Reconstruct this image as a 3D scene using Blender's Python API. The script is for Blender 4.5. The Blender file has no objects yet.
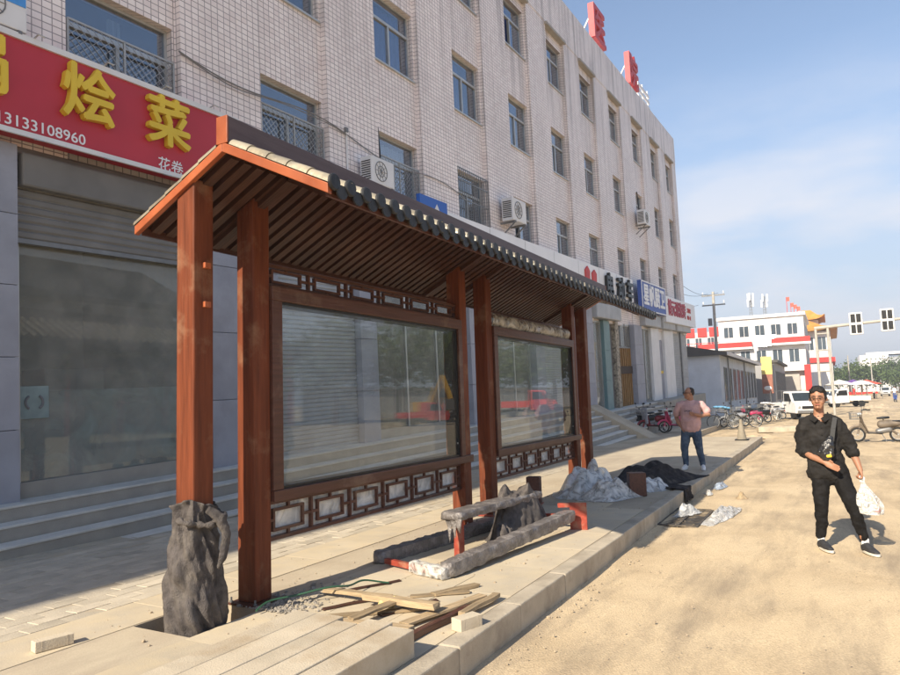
import bpy, math, random
from mathutils import Vector, Matrix, Euler, noise
rad = math.radians
RN = random.Random(11)
scene = bpy.context.scene
COL = scene.collection

# ------------------------------------------------------------------ camera
cam_d = bpy.data.cameras.new('camera'); cam = bpy.data.objects.new('camera', cam_d); COL.objects.link(cam)
cam_d.sensor_width = 36; cam_d.lens = 27.6; cam_d.clip_start = .05; cam_d.clip_end = 5000
cam.location = (0, 0, 1.78)
cam.rotation_euler = (1.661173877, .031287793, -1.06603517)
scene.camera = cam
# ------------------------------------------------------------------ world, sun, exposure
SUN_EL, SUN_AZ = 34.0, -9.0          # shadows run along +X, 9 degrees towards -Y
world = bpy.data.worlds.new('World'); scene.world = world; world.use_nodes = True
wt = world.node_tree; wn = wt.nodes; wl = wt.links
bg = wn['Background']; bg.inputs['Strength'].default_value = .14
sky = wn.new('ShaderNodeTexSky'); sky.sky_type = 'NISHITA'; sky.sun_disc = False
sky.sun_elevation = rad(SUN_EL)
# the sun stands at azimuth 180 - 9 degrees seen from above (x axis = 0); the node turns clockwise from +Y
sun_vec = Vector((-math.cos(rad(SUN_EL)) * math.cos(rad(SUN_AZ)), -math.cos(rad(SUN_EL)) * math.sin(rad(SUN_AZ)), math.sin(rad(SUN_EL))))
sky.sun_rotation = math.atan2(sun_vec.x, sun_vec.y)
sky.air_density = 1.0; sky.dust_density = .6; sky.ozone_density = 1.4; sky.altitude = 200
tc = wn.new('ShaderNodeTexCoord'); sp = wn.new('ShaderNodeSeparateXYZ'); wl.new(tc.outputs['Generated'], sp.inputs[0])
mp = wn.new('ShaderNodeMapping'); mp.inputs['Scale'].default_value = (1.4, 2.6, 9); mp.inputs['Rotation'].default_value = (.28, .12, .3); wl.new(tc.outputs['Generated'], mp.inputs[0])
nz = wn.new('ShaderNodeTexNoise'); nz.inputs['Scale'].default_value = 1.25; nz.inputs['Detail'].default_value = 7; nz.inputs['Roughness'].default_value = .55; wl.new(mp.outputs[0], nz.inputs['Vector'])
rp = wn.new('ShaderNodeValToRGB'); rp.color_ramp.elements[0].position = .42; rp.color_ramp.elements[1].position = .64; wl.new(nz.outputs['Fac'], rp.inputs[0])
rz = wn.new('ShaderNodeValToRGB'); e = rz.color_ramp.elements; e[0].position = .02; e[0].color = (.6, .6, .6, 1); e[1].position = .42; e[1].color = (0, 0, 0, 1)
e2 = e.new(.18); e2.color = (1, 1, 1, 1)
wl.new(sp.outputs[2], rz.inputs[0])
mu = wn.new('ShaderNodeMath'); mu.operation = 'MULTIPLY'; wl.new(rp.outputs[0], mu.inputs[0]); wl.new(rz.outputs[0], mu.inputs[1])
mu2 = wn.new('ShaderNodeMath'); mu2.operation = 'MULTIPLY'; mu2.inputs[1].default_value = .95; wl.new(mu.outputs[0], mu2.inputs[0])
shs = wn.new('ShaderNodeHueSaturation'); shs.inputs['Saturation'].default_value = .97; shs.inputs['Value'].default_value = .8
hx = wn.new('ShaderNodeMix'); hx.data_type = 'RGBA'
mx = wn.new('ShaderNodeMix'); mx.data_type = 'RGBA'; wl.new(mu2.outputs[0], mx.inputs['Factor']); wl.new(sky.outputs[0], shs.inputs['Color']); wl.new(shs.outputs[0], hx.inputs['A']); mx.inputs['B'].default_value = (3.7, 3.75, 4.05, 1)
hz = wn.new('ShaderNodeValToRGB'); he = hz.color_ramp.elements; he[0].position = 0; he[0].color = (.96, .96, .96, 1); he[1].position = .85; he[1].color = (0, 0, 0, 1)
for q, w_ in ((.2, .66), (.38, .14), (.6, .02)): e3 = he.new(q); e3.color = (w_, w_, w_, 1)
wl.new(sp.outputs[2], hz.inputs[0])
wl.new(hz.outputs[0], hx.inputs['Factor']); hx.inputs['B'].default_value = (2.35, 2.68, 3.25, 1); wl.new(hx.outputs['Result'], mx.inputs['A'])
wl.new(mx.outputs['Result'], bg.inputs['Color'])
sun_d = bpy.data.lights.new('sun', 'SUN'); sun = bpy.data.objects.new('sun', sun_d); COL.objects.link(sun)
sun_d.energy = 4.7; sun_d.angle = rad(.5); sun_d.color = (1, .88, .7)
sun.rotation_euler = (-sun_vec).to_track_quat('-Z', 'Y').to_euler(); sun.location = (-20, 5, 30)
vs = scene.view_settings; vs.view_transform = 'Standard'; vs.look = 'None'; vs.gamma = 1; vs.exposure = .8; vs.use_curve_mapping = False
scene.cycles.max_bounces = 8; scene.cycles.transparent_max_bounces = 16; scene.cycles.caustics_reflective = False; scene.cycles.caustics_refractive = False
scene.cycles.sample_clamp_indirect = 4

# ------------------------------------------------------------------ materials
def mat(name, col, rough=.6, var=.15, scale=6, bump=0, bscale=60, metal=0, spec=.4, col2=None, stretch=(1, 1, 1), rnd=0, detail=5, alpha=1, dirt=None, dscale=1.3, dpos=.55):
    m = bpy.data.materials.new(name); m.use_nodes = True; n = m.node_tree.nodes; l = m.node_tree.links
    b = n['Principled BSDF']; b.inputs['Roughness'].default_value = rough; b.inputs['Metallic'].default_value = metal; b.inputs['Specular IOR Level'].default_value = spec
    t = n.new('ShaderNodeTexCoord'); mp = n.new('ShaderNodeMapping'); mp.inputs['Scale'].default_value = stretch; l.new(t.outputs['Object'], mp.inputs[0])
    if rnd:
        oi = n.new('ShaderNodeObjectInfo'); cb = n.new('ShaderNodeVectorMath'); cb.operation = 'ADD'; l.new(mp.outputs[0], cb.inputs[0])
        ml = n.new('ShaderNodeMath'); ml.operation = 'MULTIPLY'; ml.inputs[1].default_value = 37; l.new(oi.outputs['Random'], ml.inputs[0]); l.new(ml.outputs[0], cb.inputs[1]); vec = cb.outputs[0]
    else: vec = mp.outputs[0]
    z = n.new('ShaderNodeTexNoise'); z.inputs['Scale'].default_value = scale; z.inputs['Detail'].default_value = detail; l.new(vec, z.inputs['Vector'])
    r = n.new('ShaderNodeValToRGB'); r.color_ramp.elements[0].position = .3; r.color_ramp.elements[1].position = .7
    c2 = col2 or tuple(min(1, c * (1 + var)) for c in col); c1 = col if col2 else tuple(c * (1 - var) for c in col)
    r.color_ramp.elements[0].color = (*c1, 1); r.color_ramp.elements[1].color = (*c2, 1); l.new(z.outputs['Fac'], r.inputs[0]); out = r.outputs[0]
    if dirt:
        z3 = n.new('ShaderNodeTexNoise'); z3.inputs['Scale'].default_value = dscale; z3.inputs['Detail'].default_value = 8; z3.inputs['Roughness'].default_value = .65; l.new(t.outputs['Object'], z3.inputs['Vector'])
        r3 = n.new('ShaderNodeValToRGB'); r3.color_ramp.elements[0].position = dpos - .1; r3.color_ramp.elements[1].position = dpos + .14; l.new(z3.outputs['Fac'], r3.inputs[0])
        x3 = n.new('ShaderNodeMix'); x3.data_type = 'RGBA'; l.new(r3.outputs[0], x3.inputs['Factor']); l.new(out, x3.inputs['A']); x3.inputs['B'].default_value = (*dirt, 1); out = x3.outputs['Result']
    if rnd:
        hs = n.new('ShaderNodeHueSaturation'); l.new(out, hs.inputs['Color']); mr = n.new('ShaderNodeMapRange'); mr.inputs['To Min'].default_value = 1 - rnd; mr.inputs['To Max'].default_value = 1 + rnd; l.new(oi.outputs['Random'], mr.inputs['Value']); l.new(mr.outputs[0], hs.inputs['Value']); out = hs.outputs[0]
    l.new(out, b.inputs['Base Color'])
    if bump:
        z2 = n.new('ShaderNodeTexNoise'); z2.inputs['Scale'].default_value = bscale; z2.inputs['Detail'].default_value = 6; l.new(vec, z2.inputs['Vector'])
        bp = n.new('ShaderNodeBump'); bp.inputs['Strength'].default_value = min(1, bump); bp.inputs['Distance'].default_value = .02 * max(1, bump); l.new(z2.outputs['Fac'], bp.inputs['Height']); l.new(bp.outputs[0], b.inputs['Normal'])
    if alpha < 1: b.inputs['Alpha'].default_value = alpha
    return m
def glass(name, tint=(.85, .9, .88), ior=1.5, boost=0., rough=0.0, dirt=0.0):
    m = bpy.data.materials.new(name); m.use_nodes = True; n = m.node_tree.nodes; l = m.node_tree.links; n.clear()
    o = n.new('ShaderNodeOutputMaterial'); t = n.new('ShaderNodeBsdfTransparent'); t.inputs[0].default_value = (*tint, 1)
    g = n.new('ShaderNodeBsdfGlossy'); g.inputs['Roughness'].default_value = rough; g.inputs['Color'].default_value = (.95, .97, 1, 1)
    lw = n.new('ShaderNodeLayerWeight'); pw = n.new('ShaderNodeMath'); pw.operation = 'POWER'; pw.inputs[1].default_value = 5; l.new(lw.outputs['Facing'], pw.inputs[0]); f = n.new('ShaderNodeMath'); f.operation = 'MULTIPLY_ADD'; f.inputs[1].default_value = .5; f.inputs[2].default_value = ior; l.new(pw.outputs[0], f.inputs[0])
    lw.inputs['Blend'].default_value = .5
    a = n.new('ShaderNodeMath'); a.operation = 'ADD'; a.use_clamp = True; a.inputs[1].default_value = boost; l.new(f.outputs[0], a.inputs[0])
    x = n.new('ShaderNodeMixShader'); l.new(a.outputs[0], x.inputs[0]); l.new(t.outputs[0], x.inputs[1]); l.new(g.outputs[0], x.inputs[2])
    tc = n.new('ShaderNodeTexCoord'); nz = n.new('ShaderNodeTexNoise'); nz.inputs['Scale'].default_value = 1.1; l.new(tc.outputs['Object'], nz.inputs['Vector'])
    bp = n.new('ShaderNodeBump'); bp.inputs['Strength'].default_value = .05; bp.inputs['Distance'].default_value = .004; l.new(nz.outputs['Fac'], bp.inputs['Height']); l.new(bp.outputs[0], g.inputs['Normal'])
    last = x
    if dirt:
        d = n.new('ShaderNodeBsdfDiffuse'); d.inputs[0].default_value = (.5, .47, .42, 1); n2 = n.new('ShaderNodeTexNoise'); n2.inputs['Scale'].default_value = 2.4; n2.inputs['Detail'].default_value = 8; l.new(tc.outputs['Object'], n2.inputs['Vector'])
        mr = n.new('ShaderNodeMapRange'); mr.inputs['From Min'].default_value = .35; mr.inputs['From Max'].default_value = .8; mr.inputs['To Min'].default_value = dirt * .45; mr.inputs['To Max'].default_value = dirt; l.new(n2.outputs['Fac'], mr.inputs['Value'])
        x2 = n.new('ShaderNodeMixShader'); l.new(mr.outputs[0], x2.inputs[0]); l.new(x.outputs[0], x2.inputs[1]); l.new(d.outputs[0], x2.inputs[2]); last = x2
    l.new(last.outputs[0], o.inputs[0]); return m
def film(name, col=(.8, .8, .78), op=.45, bscale=14, rough=.18):
    m = bpy.data.materials.new(name); m.use_nodes = True; n = m.node_tree.nodes; l = m.node_tree.links; n.clear()
    o = n.new('ShaderNodeOutputMaterial'); t = n.new('ShaderNodeBsdfTransparent'); t.inputs[0].default_value = (.93, .94, .94, 1)
    d = n.new('ShaderNodeBsdfPrincipled'); d.inputs['Base Color'].default_value = (*col, 1); d.inputs['Roughness'].default_value = rough; d.inputs['Specular IOR Level'].default_value = .8
    tc = n.new('ShaderNodeTexCoord'); nz = n.new('ShaderNodeTexNoise'); nz.inputs['Scale'].default_value = bscale; nz.inputs['Detail'].default_value = 6; nz.inputs['Distortion'].default_value = 1.2; l.new(tc.outputs['Object'], nz.inputs['Vector'])
    bp = n.new('ShaderNodeBump'); bp.inputs['Strength'].default_value = 1; bp.inputs['Distance'].default_value = .05; l.new(nz.outputs['Fac'], bp.inputs['Height']); l.new(bp.outputs[0], d.inputs['Normal'])
    mr = n.new('ShaderNodeMapRange'); mr.inputs['From Min'].default_value = .35; mr.inputs['From Max'].default_value = .65; mr.inputs['To Min'].default_value = op * .4; mr.inputs['To Max'].default_value = min(1, op * 1.6); l.new(nz.outputs['Fac'], mr.inputs['Value'])
    x = n.new('ShaderNodeMixShader'); l.new(mr.outputs[0], x.inputs[0]); l.new(t.outputs[0], x.inputs[1]); l.new(d.outputs[0], x.inputs[2]); l.new(x.outputs[0], o.inputs[0]); return m
def tile_mat(name, tile=(.82, .72, .69), tile2=(.94, .86, .82), grout=(.36, .315, .315), tw=.138, th=.104, mortar=.007):
    m = bpy.data.materials.new(name); m.use_nodes = True; n = m.node_tree.nodes; l = m.node_tree.links; b = n['Principled BSDF']
    t = n.new('ShaderNodeTexCoord'); s = n.new('ShaderNodeSeparateXYZ'); l.new(t.outputs['Object'], s.inputs[0])
    ad = n.new('ShaderNodeMath'); l.new(s.outputs[0], ad.inputs[0]); l.new(s.outputs[1], ad.inputs[1])
    c = n.new('ShaderNodeCombineXYZ'); l.new(ad.outputs[0], c.inputs[0]); l.new(s.outputs[2], c.inputs[1])
    br = n.new('ShaderNodeTexBrick'); br.offset = 0; br.inputs['Scale'].default_value = 1; br.inputs['Brick Width'].default_value = tw; br.inputs['Row Height'].default_value = th; br.inputs['Mortar Size'].default_value = mortar; br.inputs['Mortar Smooth'].default_value = .1
    br.inputs['Color1'].default_value = (*tile, 1); br.inputs['Color2'].default_value = (*tile2, 1); br.inputs['Mortar'].default_value = (*grout, 1); br.inputs['Bias'].default_value = .2
    l.new(c.outputs[0], br.inputs['Vector'])
    # rain streaks and soot that run down from the parapet
    mp = n.new('ShaderNodeMapping'); mp.inputs['Scale'].default_value = (2.2, 2.2, .12); l.new(t.outputs['Object'], mp.inputs[0])
    nz = n.new('ShaderNodeTexNoise'); nz.inputs['Scale'].default_value = 1.5; nz.inputs['Detail'].default_value = 7; l.new(mp.outputs[0], nz.inputs['Vector'])
    rp = n.new('ShaderNodeValToRGB'); rp.color_ramp.elements[0].position = .47; rp.color_ramp.elements[1].position = .75; l.new(nz.outputs['Fac'], rp.inputs[0])
    hz = n.new('ShaderNodeMapRange'); hz.inputs['From Min'].default_value = 8; hz.inputs['From Max'].default_value = 16.4; hz.inputs['To Min'].default_value = .12; hz.inputs['To Max'].default_value = .95; l.new(s.outputs[2], hz.inputs['Value'])
    k = n.new('ShaderNodeMath'); k.operation = 'MULTIPLY'; l.new(rp.outputs[0], k.inputs[0]); l.new(hz.outputs[0], k.inputs[1])
    x = n.new('ShaderNodeMix'); x.data_type = 'RGBA'; l.new(k.outputs[0], x.inputs['Factor']); l.new(br.outputs['Color'], x.inputs['A']); x.inputs['B'].default_value = (.25, .21, .19, 1)
    n3 = n.new('ShaderNodeTexNoise'); n3.inputs['Scale'].default_value = .5; n3.inputs['Detail'].default_value = 5; l.new(t.outputs['Object'], n3.inputs['Vector'])
    h = n.new('ShaderNodeHueSaturation'); mr = n.new('ShaderNodeMapRange'); mr.inputs['To Min'].default_value = .8; mr.inputs['To Max'].default_value = 1.2; l.new(n3.outputs['Fac'], mr.inputs['Value']); l.new(mr.outputs[0], h.inputs['Value']); l.new(x.outputs['Result'], h.inputs['Color'])
    l.new(h.outputs[0], b.inputs['Base Color']); b.inputs['Roughness'].default_value = .42
    bp = n.new('ShaderNodeBump'); bp.invert = True; bp.inputs['Strength'].default_value = .8; bp.inputs['Distance'].default_value = .012; l.new(br.outputs['Fac'], bp.inputs['Height']); l.new(bp.outputs[0], b.inputs['Normal'])
    return m
def ground_mat(name, a, b_, c, sc=.6, peb=70, bump=.45, dark=(.16, .12, .08)):
    m = bpy.data.materials.new(name); m.use_nodes = True; n = m.node_tree.nodes; l = m.node_tree.links; b = n['Principled BSDF']; b.inputs['Roughness'].default_value = .95; b.inputs['Specular IOR Level'].default_value = .1
    t = n.new('ShaderNodeTexCoord'); v = t.outputs['Object']
    n1 = n.new('ShaderNodeTexNoise'); n1.inputs['Scale'].default_value = sc; n1.inputs['Detail'].default_value = 9; n1.inputs['Roughness'].default_value = .62; n1.inputs['Distortion'].default_value = .4; l.new(v, n1.inputs['Vector'])
    r = n.new('ShaderNodeValToRGB'); el = r.color_ramp.elements; el[0].position = .33; el[0].color = (*c, 1); el[1].position = .62; el[1].color = (*a, 1); e2 = el.new(.47); e2.color = (*b_, 1); l.new(n1.outputs['Fac'], r.inputs[0])
    n2 = n.new('ShaderNodeTexNoise'); n2.inputs['Scale'].default_value = peb; n2.inputs['Detail'].default_value = 4; l.new(v, n2.inputs['Vector'])
    mr = n.new('ShaderNodeMapRange'); mr.inputs['From Min'].default_value = .25; mr.inputs['From Max'].default_value = .75; mr.inputs['To Min'].default_value = .78; mr.inputs['To Max'].default_value = 1.2; l.new(n2.outputs['Fac'], mr.inputs['Value'])
    h = n.new('ShaderNodeHueSaturation'); l.new(mr.outputs[0], h.inputs['Value']); l.new(r.outputs[0], h.inputs['Color'])
    # old oil and damp patches, wheel tracks along the street
    mp = n.new('ShaderNodeMapping'); mp.inputs['Scale'].default_value = (.25, 1.1, 1); l.new(v, mp.inputs[0])
    n4 = n.new('ShaderNodeTexNoise'); n4.inputs['Scale'].default_value = 1.3; n4.inputs['Detail'].default_value = 10; n4.inputs['Roughness'].default_value = .7; l.new(mp.outputs[0], n4.inputs['Vector'])
    r4 = n.new('ShaderNodeValToRGB'); r4.color_ramp.elements[0].position = .47; r4.color_ramp.elements[1].position = .66; r4.color_ramp.elements[1].color = (.75, .75, .75, 1); l.new(n4.outputs['Fac'], r4.inputs[0])
    x = n.new('ShaderNodeMix'); x.data_type = 'RGBA'; l.new(r4.outputs[0], x.inputs['Factor']); l.new(h.outputs[0], x.inputs['A']); x.inputs['B'].default_value = (*dark, 1); l.new(x.outputs['Result'], b.inputs['Base Color'])
    ad = n.new('ShaderNodeMath'); ad.operation = 'MULTIPLY_ADD'; ad.inputs[1].default_value = .35; l.new(n2.outputs['Fac'], ad.inputs[0]); l.new(n1.outputs['Fac'], ad.inputs[2])
    bp = n.new('ShaderNodeBump'); bp.inputs['Strength'].default_value = bump; bp.inputs['Distance'].default_value = .06; l.new(ad.outputs[0], bp.inputs['Height']); l.new(bp.outputs[0], b.inputs['Normal'])
    return m
M = {}
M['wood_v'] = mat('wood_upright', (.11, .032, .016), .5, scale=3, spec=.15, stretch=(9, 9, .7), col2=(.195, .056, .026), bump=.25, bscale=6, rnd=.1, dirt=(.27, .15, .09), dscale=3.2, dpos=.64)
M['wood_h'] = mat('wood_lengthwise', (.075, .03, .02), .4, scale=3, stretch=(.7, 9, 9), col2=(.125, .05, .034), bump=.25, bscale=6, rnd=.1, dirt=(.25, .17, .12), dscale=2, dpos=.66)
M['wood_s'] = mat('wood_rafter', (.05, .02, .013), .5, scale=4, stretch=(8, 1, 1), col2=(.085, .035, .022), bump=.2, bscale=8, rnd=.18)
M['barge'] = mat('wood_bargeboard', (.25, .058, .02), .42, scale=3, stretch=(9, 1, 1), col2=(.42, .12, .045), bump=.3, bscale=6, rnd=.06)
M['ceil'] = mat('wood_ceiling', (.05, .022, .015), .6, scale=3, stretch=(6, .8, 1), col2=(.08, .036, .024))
M['ridge'] = mat('wood_ridge', (.085, .055, .055), .5, scale=3, stretch=(.7, 6, 9), col2=(.12, .085, .085), bump=.15)
M['rtile'] = mat('roof_tile', (.3, .27, .21), .33, .3, 5, .25, 30, metal=.15, rnd=.18, dirt=(.5, .43, .3), dscale=4, dpos=.6)
M['rcap'] = mat('tile_cap', (.022, .024, .028), .5, .3, 14, .3, 30, rnd=.2)
M['steel_red'] = mat('red_primer_steel', (.3, .05, .03), .5, .3, 9, .2, 40, dirt=(.35, .2, .13), dscale=7, dpos=.6)
M['felt'] = mat('grey_felt', (.115, .103, .1), .95, .35, 16, .9, 130, spec=.05, dirt=(.2, .178, .16), dscale=5, dpos=.55)
M['felt_dark'] = mat('dark_felt', (.045, .042, .045), .95, .4, 12, .9, 90, spec=.05, dirt=(.16, .14, .12), dscale=4, dpos=.62)
M['wrap'] = mat('felt_under_film', (.15, .135, .13), .35, .3, 9, .8, 40, spec=.6, dirt=(.36, .33, .31), dscale=8, dpos=.58)
M['film'] = film('clear_film', (.9, .9, .89), op=.42, bscale=6)
M['film_w'] = film('white_film', (.78, .76, .72), .62, 9, .25)
M['film_back'] = film('film_behind_lattice', (.85, .84, .8), .85, 5, .3)
M['glass'] = glass('case_glass', (.97, .985, .98), .03, 0, dirt=.025)
M['shopglass'] = glass('shop_glass', (.84, .89, .89), .05, 0, dirt=.4)
M['winglass'] = glass('window_glass', (.75, .8, .86), .2, 0)
M['tile'] = tile_mat('wall_tile')
M['road'] = ground_mat('sand_road', (.66, .525, .345), (.585, .46, .3), (.47, .365, .235), dark=(.3, .24, .175))
M['pave'] = ground_mat('dusty_slab', (.53, .46, .345), (.48, .41, .31), (.42, .355, .265), sc=1.1, peb=160, bump=.12, dark=(.38, .32, .25))
M['slab'] = mat('stone_slab', (.49, .43, .335), .85, .12, 3, .15, 80, rnd=.07, dirt=(.6, .5, .34), dscale=1.1, dpos=.46)
M['paver'] = mat('paving_brick', (.5, .445, .355), .9, .14, 5, .25, 70, rnd=.12, dirt=(.57, .48, .34), dscale=2, dpos=.52)
M['kerb'] = mat('kerb_concrete', (.46, .4, .31), .9, .15, 4, .3, 60, rnd=.06, dirt=(.3, .25, .19), dscale=3, dpos=.6)
M['step'] = mat('step_stone', (.36, .33, .285), .8, .14, 3, .2, 60, rnd=.05, dirt=(.33, .31, .28), dscale=1.8, dpos=.56)  # as risers, darker than the treads to paint in their shade
M['cream'] = mat('cream_stone', (.53, .46, .35), .85, .1, 4, .25, 90, rnd=.06, dirt=(.42, .33, .22), dscale=2.5, dpos=.6)
M['plank'] = mat('raw_plank', (.36, .27, .165), .85, .3, 4, .3, 20, stretch=(1, 8, 8), rnd=.25)
M['panel'] = mat('grey_cladding', (.34, .35, .4), .6, .1, 2, .1, 30, rnd=.05, dirt=(.27, .275, .31), dscale=1.1, dpos=.6)
M['shutter'] = mat('roller_shutter', (.4, .41, .42), .5, .12, 2, .1, 40, metal=.1)
M['alu'] = mat('aluminium', (.5, .51, .5), .4, .1, 5, metal=.5)
M['white'] = mat('white_paint', (.75, .75, .75), .5, .06, 2)
M['signwhite'] = mat('sign_white', (.85, .86, .88), .45, .05, 1)
M['signred'] = mat('sign_red', (.5, .035, .055), .45, .1, 1)
M['yellow'] = mat('letter_yellow', (.78, .55, .045), .5, .06, 3)
M['red'] = mat('red_paint', (.55, .035, .03), .5, .12, 3)
M['roofred'] = mat('roof_letter_red', (.5, .06, .07), .5, .15, 3)
M['blue'] = mat('sign_blue', (.06, .12, .42), .5, .05, 1)
M['black'] = mat('black_plastic', (.015, .015, .016), .4, .2, 5)
M['rubber'] = mat('rubber', (.02, .02, .02), .85, .3, 8)
M['grey'] = mat('grey_metal', (.22, .22, .22), .45, .15, 6, metal=.4)
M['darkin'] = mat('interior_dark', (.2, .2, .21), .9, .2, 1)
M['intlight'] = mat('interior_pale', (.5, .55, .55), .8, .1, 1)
M['curtain'] = mat('curtain_blue', (.06, .1, .3), .8, .3, 3, stretch=(14, 1, .4))
M['curtainw'] = mat('curtain_pale', (.45, .5, .52), .8, .2, 3, stretch=(14, 1, .4))
M['leaf'] = mat('leaves', (.035, .06, .015), .6, .4, 3, col2=(.09, .13, .03), rnd=.15)
M['bark'] = mat('bark', (.12, .085, .055), .9, .3, 8, .5, 20)
M['tread'] = mat('tread_skylit', (.62, .6, .55), .8, .1, 3, .15, 60, rnd=.04, dirt=(.5, .48, .43), dscale=1.8, dpos=.58)  # paler than the risers: skylight on the treads put into the colour
M['iron'] = mat('cast_iron', (.06, .055, .05), .75, .3, 9, .3, 40, dirt=(.3, .23, .15), dscale=6, dpos=.58)
M['stone'] = mat('rubble_stone', (.46, .37, .26), .9, .25, 7, .4, 30, rnd=.2)
M['concrete'] = mat('pole_concrete', (.42, .4, .36), .85, .12, 4)
M['shed'] = mat('pale_blue_wall', (.58, .62, .68), .85, .12, .8, .2, 20, dirt=(.46, .5, .54), dscale=.6, dpos=.58)
M['bwhite'] = mat('building_white', (.72, .7, .68), .8, .06, .3)
M['orange'] = mat('orange_roof', (.55, .25, .05), .6, .2, 1)
M['skin'] = mat('skin', (.36, .18, .11), .5, .08, 12, .08, 60)
M['hair'] = mat('hair', (.012, .01, .009), .5, .3, 30, .8, 90)

# ------------------------------------------------------------------ helpers
MW = {}
def reg(o, m): MW[o] = m; return o
def tag(o, label=None, cat=None, group=None, kind=None):
    if label: o['label'] = label
    if cat: o['category'] = cat
    if group: o['group'] = group
    if kind: o['kind'] = kind
    return o
def thing(name, label, cat, loc=(0, 0, 0), rotz=0, group=None, rot=None):
    o = bpy.data.objects.new(name, None); COL.objects.link(o); o.empty_display_size = .2
    o.location = loc; o.rotation_euler = rot or (0, 0, rotz); tag(o, label, cat, group)
    return reg(o, Matrix.Translation(loc) @ o.rotation_euler.to_matrix().to_4x4())
class MB:
    def __init__(s): s.v = []; s.f = []
    def add(s, vs, fs):
        b = len(s.v); s.v += [tuple(v) for v in vs]; s.f += [tuple(b + i for i in f) for f in fs]; return s
    def box(s, x0, x1, y0, y1, z0, z1):
        return s.add([(x0, y0, z0), (x1, y0, z0), (x1, y1, z0), (x0, y1, z0), (x0, y0, z1), (x1, y0, z1), (x1, y1, z1), (x0, y1, z1)],
                     [(0, 3, 2, 1), (4, 5, 6, 7), (0, 1, 5, 4), (1, 2, 6, 5), (2, 3, 7, 6), (3, 0, 4, 7)])
    def beam(s, p, q, w, h, up=(0, 0, 1)):
        p = Vector(p); q = Vector(q); d = (q - p).normalized(); u = Vector(up); sd = d.cross(u)
        if sd.length < 1e-4: sd = d.cross(Vector((0, 1, 0)))
        sd.normalize(); u = sd.cross(d); a = sd * w / 2; b = u * h / 2
        return s.add([p - a - b, p + a - b, p + a + b, p - a + b, q - a - b, q + a - b, q + a + b, q - a + b],
                     [(3, 2, 1, 0), (4, 5, 6, 7), (0, 1, 5, 4), (1, 2, 6, 5), (2, 3, 7, 6), (3, 0, 4, 7)])
    def tube(s, pts, r, n=8, ey=1.0, ref=None, closed=False):
        pts = [Vector(p) for p in pts]; k = len(pts); rr = r if isinstance(r, (list, tuple)) else [r] * k
        vs = []; fs = []; prev = None
        for i, p in enumerate(pts):
            a = pts[(i - 1) % k] if closed else pts[max(0, i - 1)]; c = pts[(i + 1) % k] if closed else pts[min(k - 1, i + 1)]
            d = (c - a).normalized()
            if ref is not None: u = Vector(ref)
            elif prev is None: u = Vector((0, 0, 1)) if abs(d.z) < .9 else Vector((1, 0, 0))
            else: u = prev
            u = u - d * u.dot(d)
            if u.length < 1e-5: u = Vector((1, 0, 0)) - d * d.x
            u.normalize(); w = d.cross(u); prev = u
            rx, ry = rr[i] if isinstance(rr[i], (tuple, list)) else (rr[i], rr[i] * ey)
            for j in range(n):
                t = 2 * math.pi * j / n; vs.append(p + w * math.cos(t) * rx + u * math.sin(t) * ry)
        for i in range(k if closed else k - 1):
            for j in range(n):
                a = i * n + j; b = i * n + (j + 1) % n; i2 = (i + 1) % k; fs.append((a, b, i2 * n + (j + 1) % n, i2 * n + j))
        if not closed: fs.append(tuple(reversed(range(n)))); fs.append(tuple((k - 1) * n + j for j in range(n)))
        return s.add(vs, fs)
    def limb(s, pts, rr, n=12, ref=(0, -1, 0)):
        # tube with rounded ends
        pts = [Vector(p) for p in pts]; r2 = [r if isinstance(r, (tuple, list)) else (r, r) for r in rr]
        d0 = (pts[0] - pts[1]).normalized(); d1 = (pts[-1] - pts[-2]).normalized()
        m0 = min(r2[0]); m1 = min(r2[-1]); P = []; Q = []
        for t in (.98, .75, .4): P.append(pts[0] + d0 * m0 * t); k = math.sqrt(max(.02, 1 - t * t)); Q.append((r2[0][0] * k, r2[0][1] * k))
        P += pts; Q += r2
        for t in (.4, .75, .98): P.append(pts[-1] + d1 * m1 * t); k = math.sqrt(max(.02, 1 - t * t)); Q.append((r2[-1][0] * k, r2[-1][1] * k))
        return s.tube(P, Q, n, ref=ref)
    def lathe(s, prof, c=(0, 0, 0), n=16, axis='Z'):
        vs = []; fs = []; k = len(prof)
        for r, z in prof:
            for j in range(n):
                t = 2 * math.pi * j / n; x, y = r * math.cos(t), r * math.sin(t)
                vs.append({'Z': (c[0] + x, c[1] + y, c[2] + z), 'X': (c[0] + z, c[1] + x, c[2] + y), 'Y': (c[0] + y, c[1] + z, c[2] + x)}[axis])
        for i in range(k - 1):
            for j in range(n): fs.append((i * n + j, i * n + (j + 1) % n, (i + 1) * n + (j + 1) % n, (i + 1) * n + j))
        fs.append(tuple(reversed(range(n)))); fs.append(tuple((k - 1) * n + j for j in range(n)))
        return s.add(vs, fs)
    def torus(s, c, R, r, axis='Y', n=24, k=8):
        pts = []
        for j in range(n):
            t = 2 * math.pi * j / n; x, y = R * math.cos(t), R * math.sin(t)
            pts.append({'Z': (c[0] + x, c[1] + y, c[2]), 'X': (c[0], c[1] + x, c[2] + y), 'Y': (c[0] + x, c[1], c[2] + y)}[axis])
        return s.tube(pts, r, k, closed=True, ref={'Z': (0, 0, 1), 'X': (1, 0, 0), 'Y': (0, 1, 0)}[axis])
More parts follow.
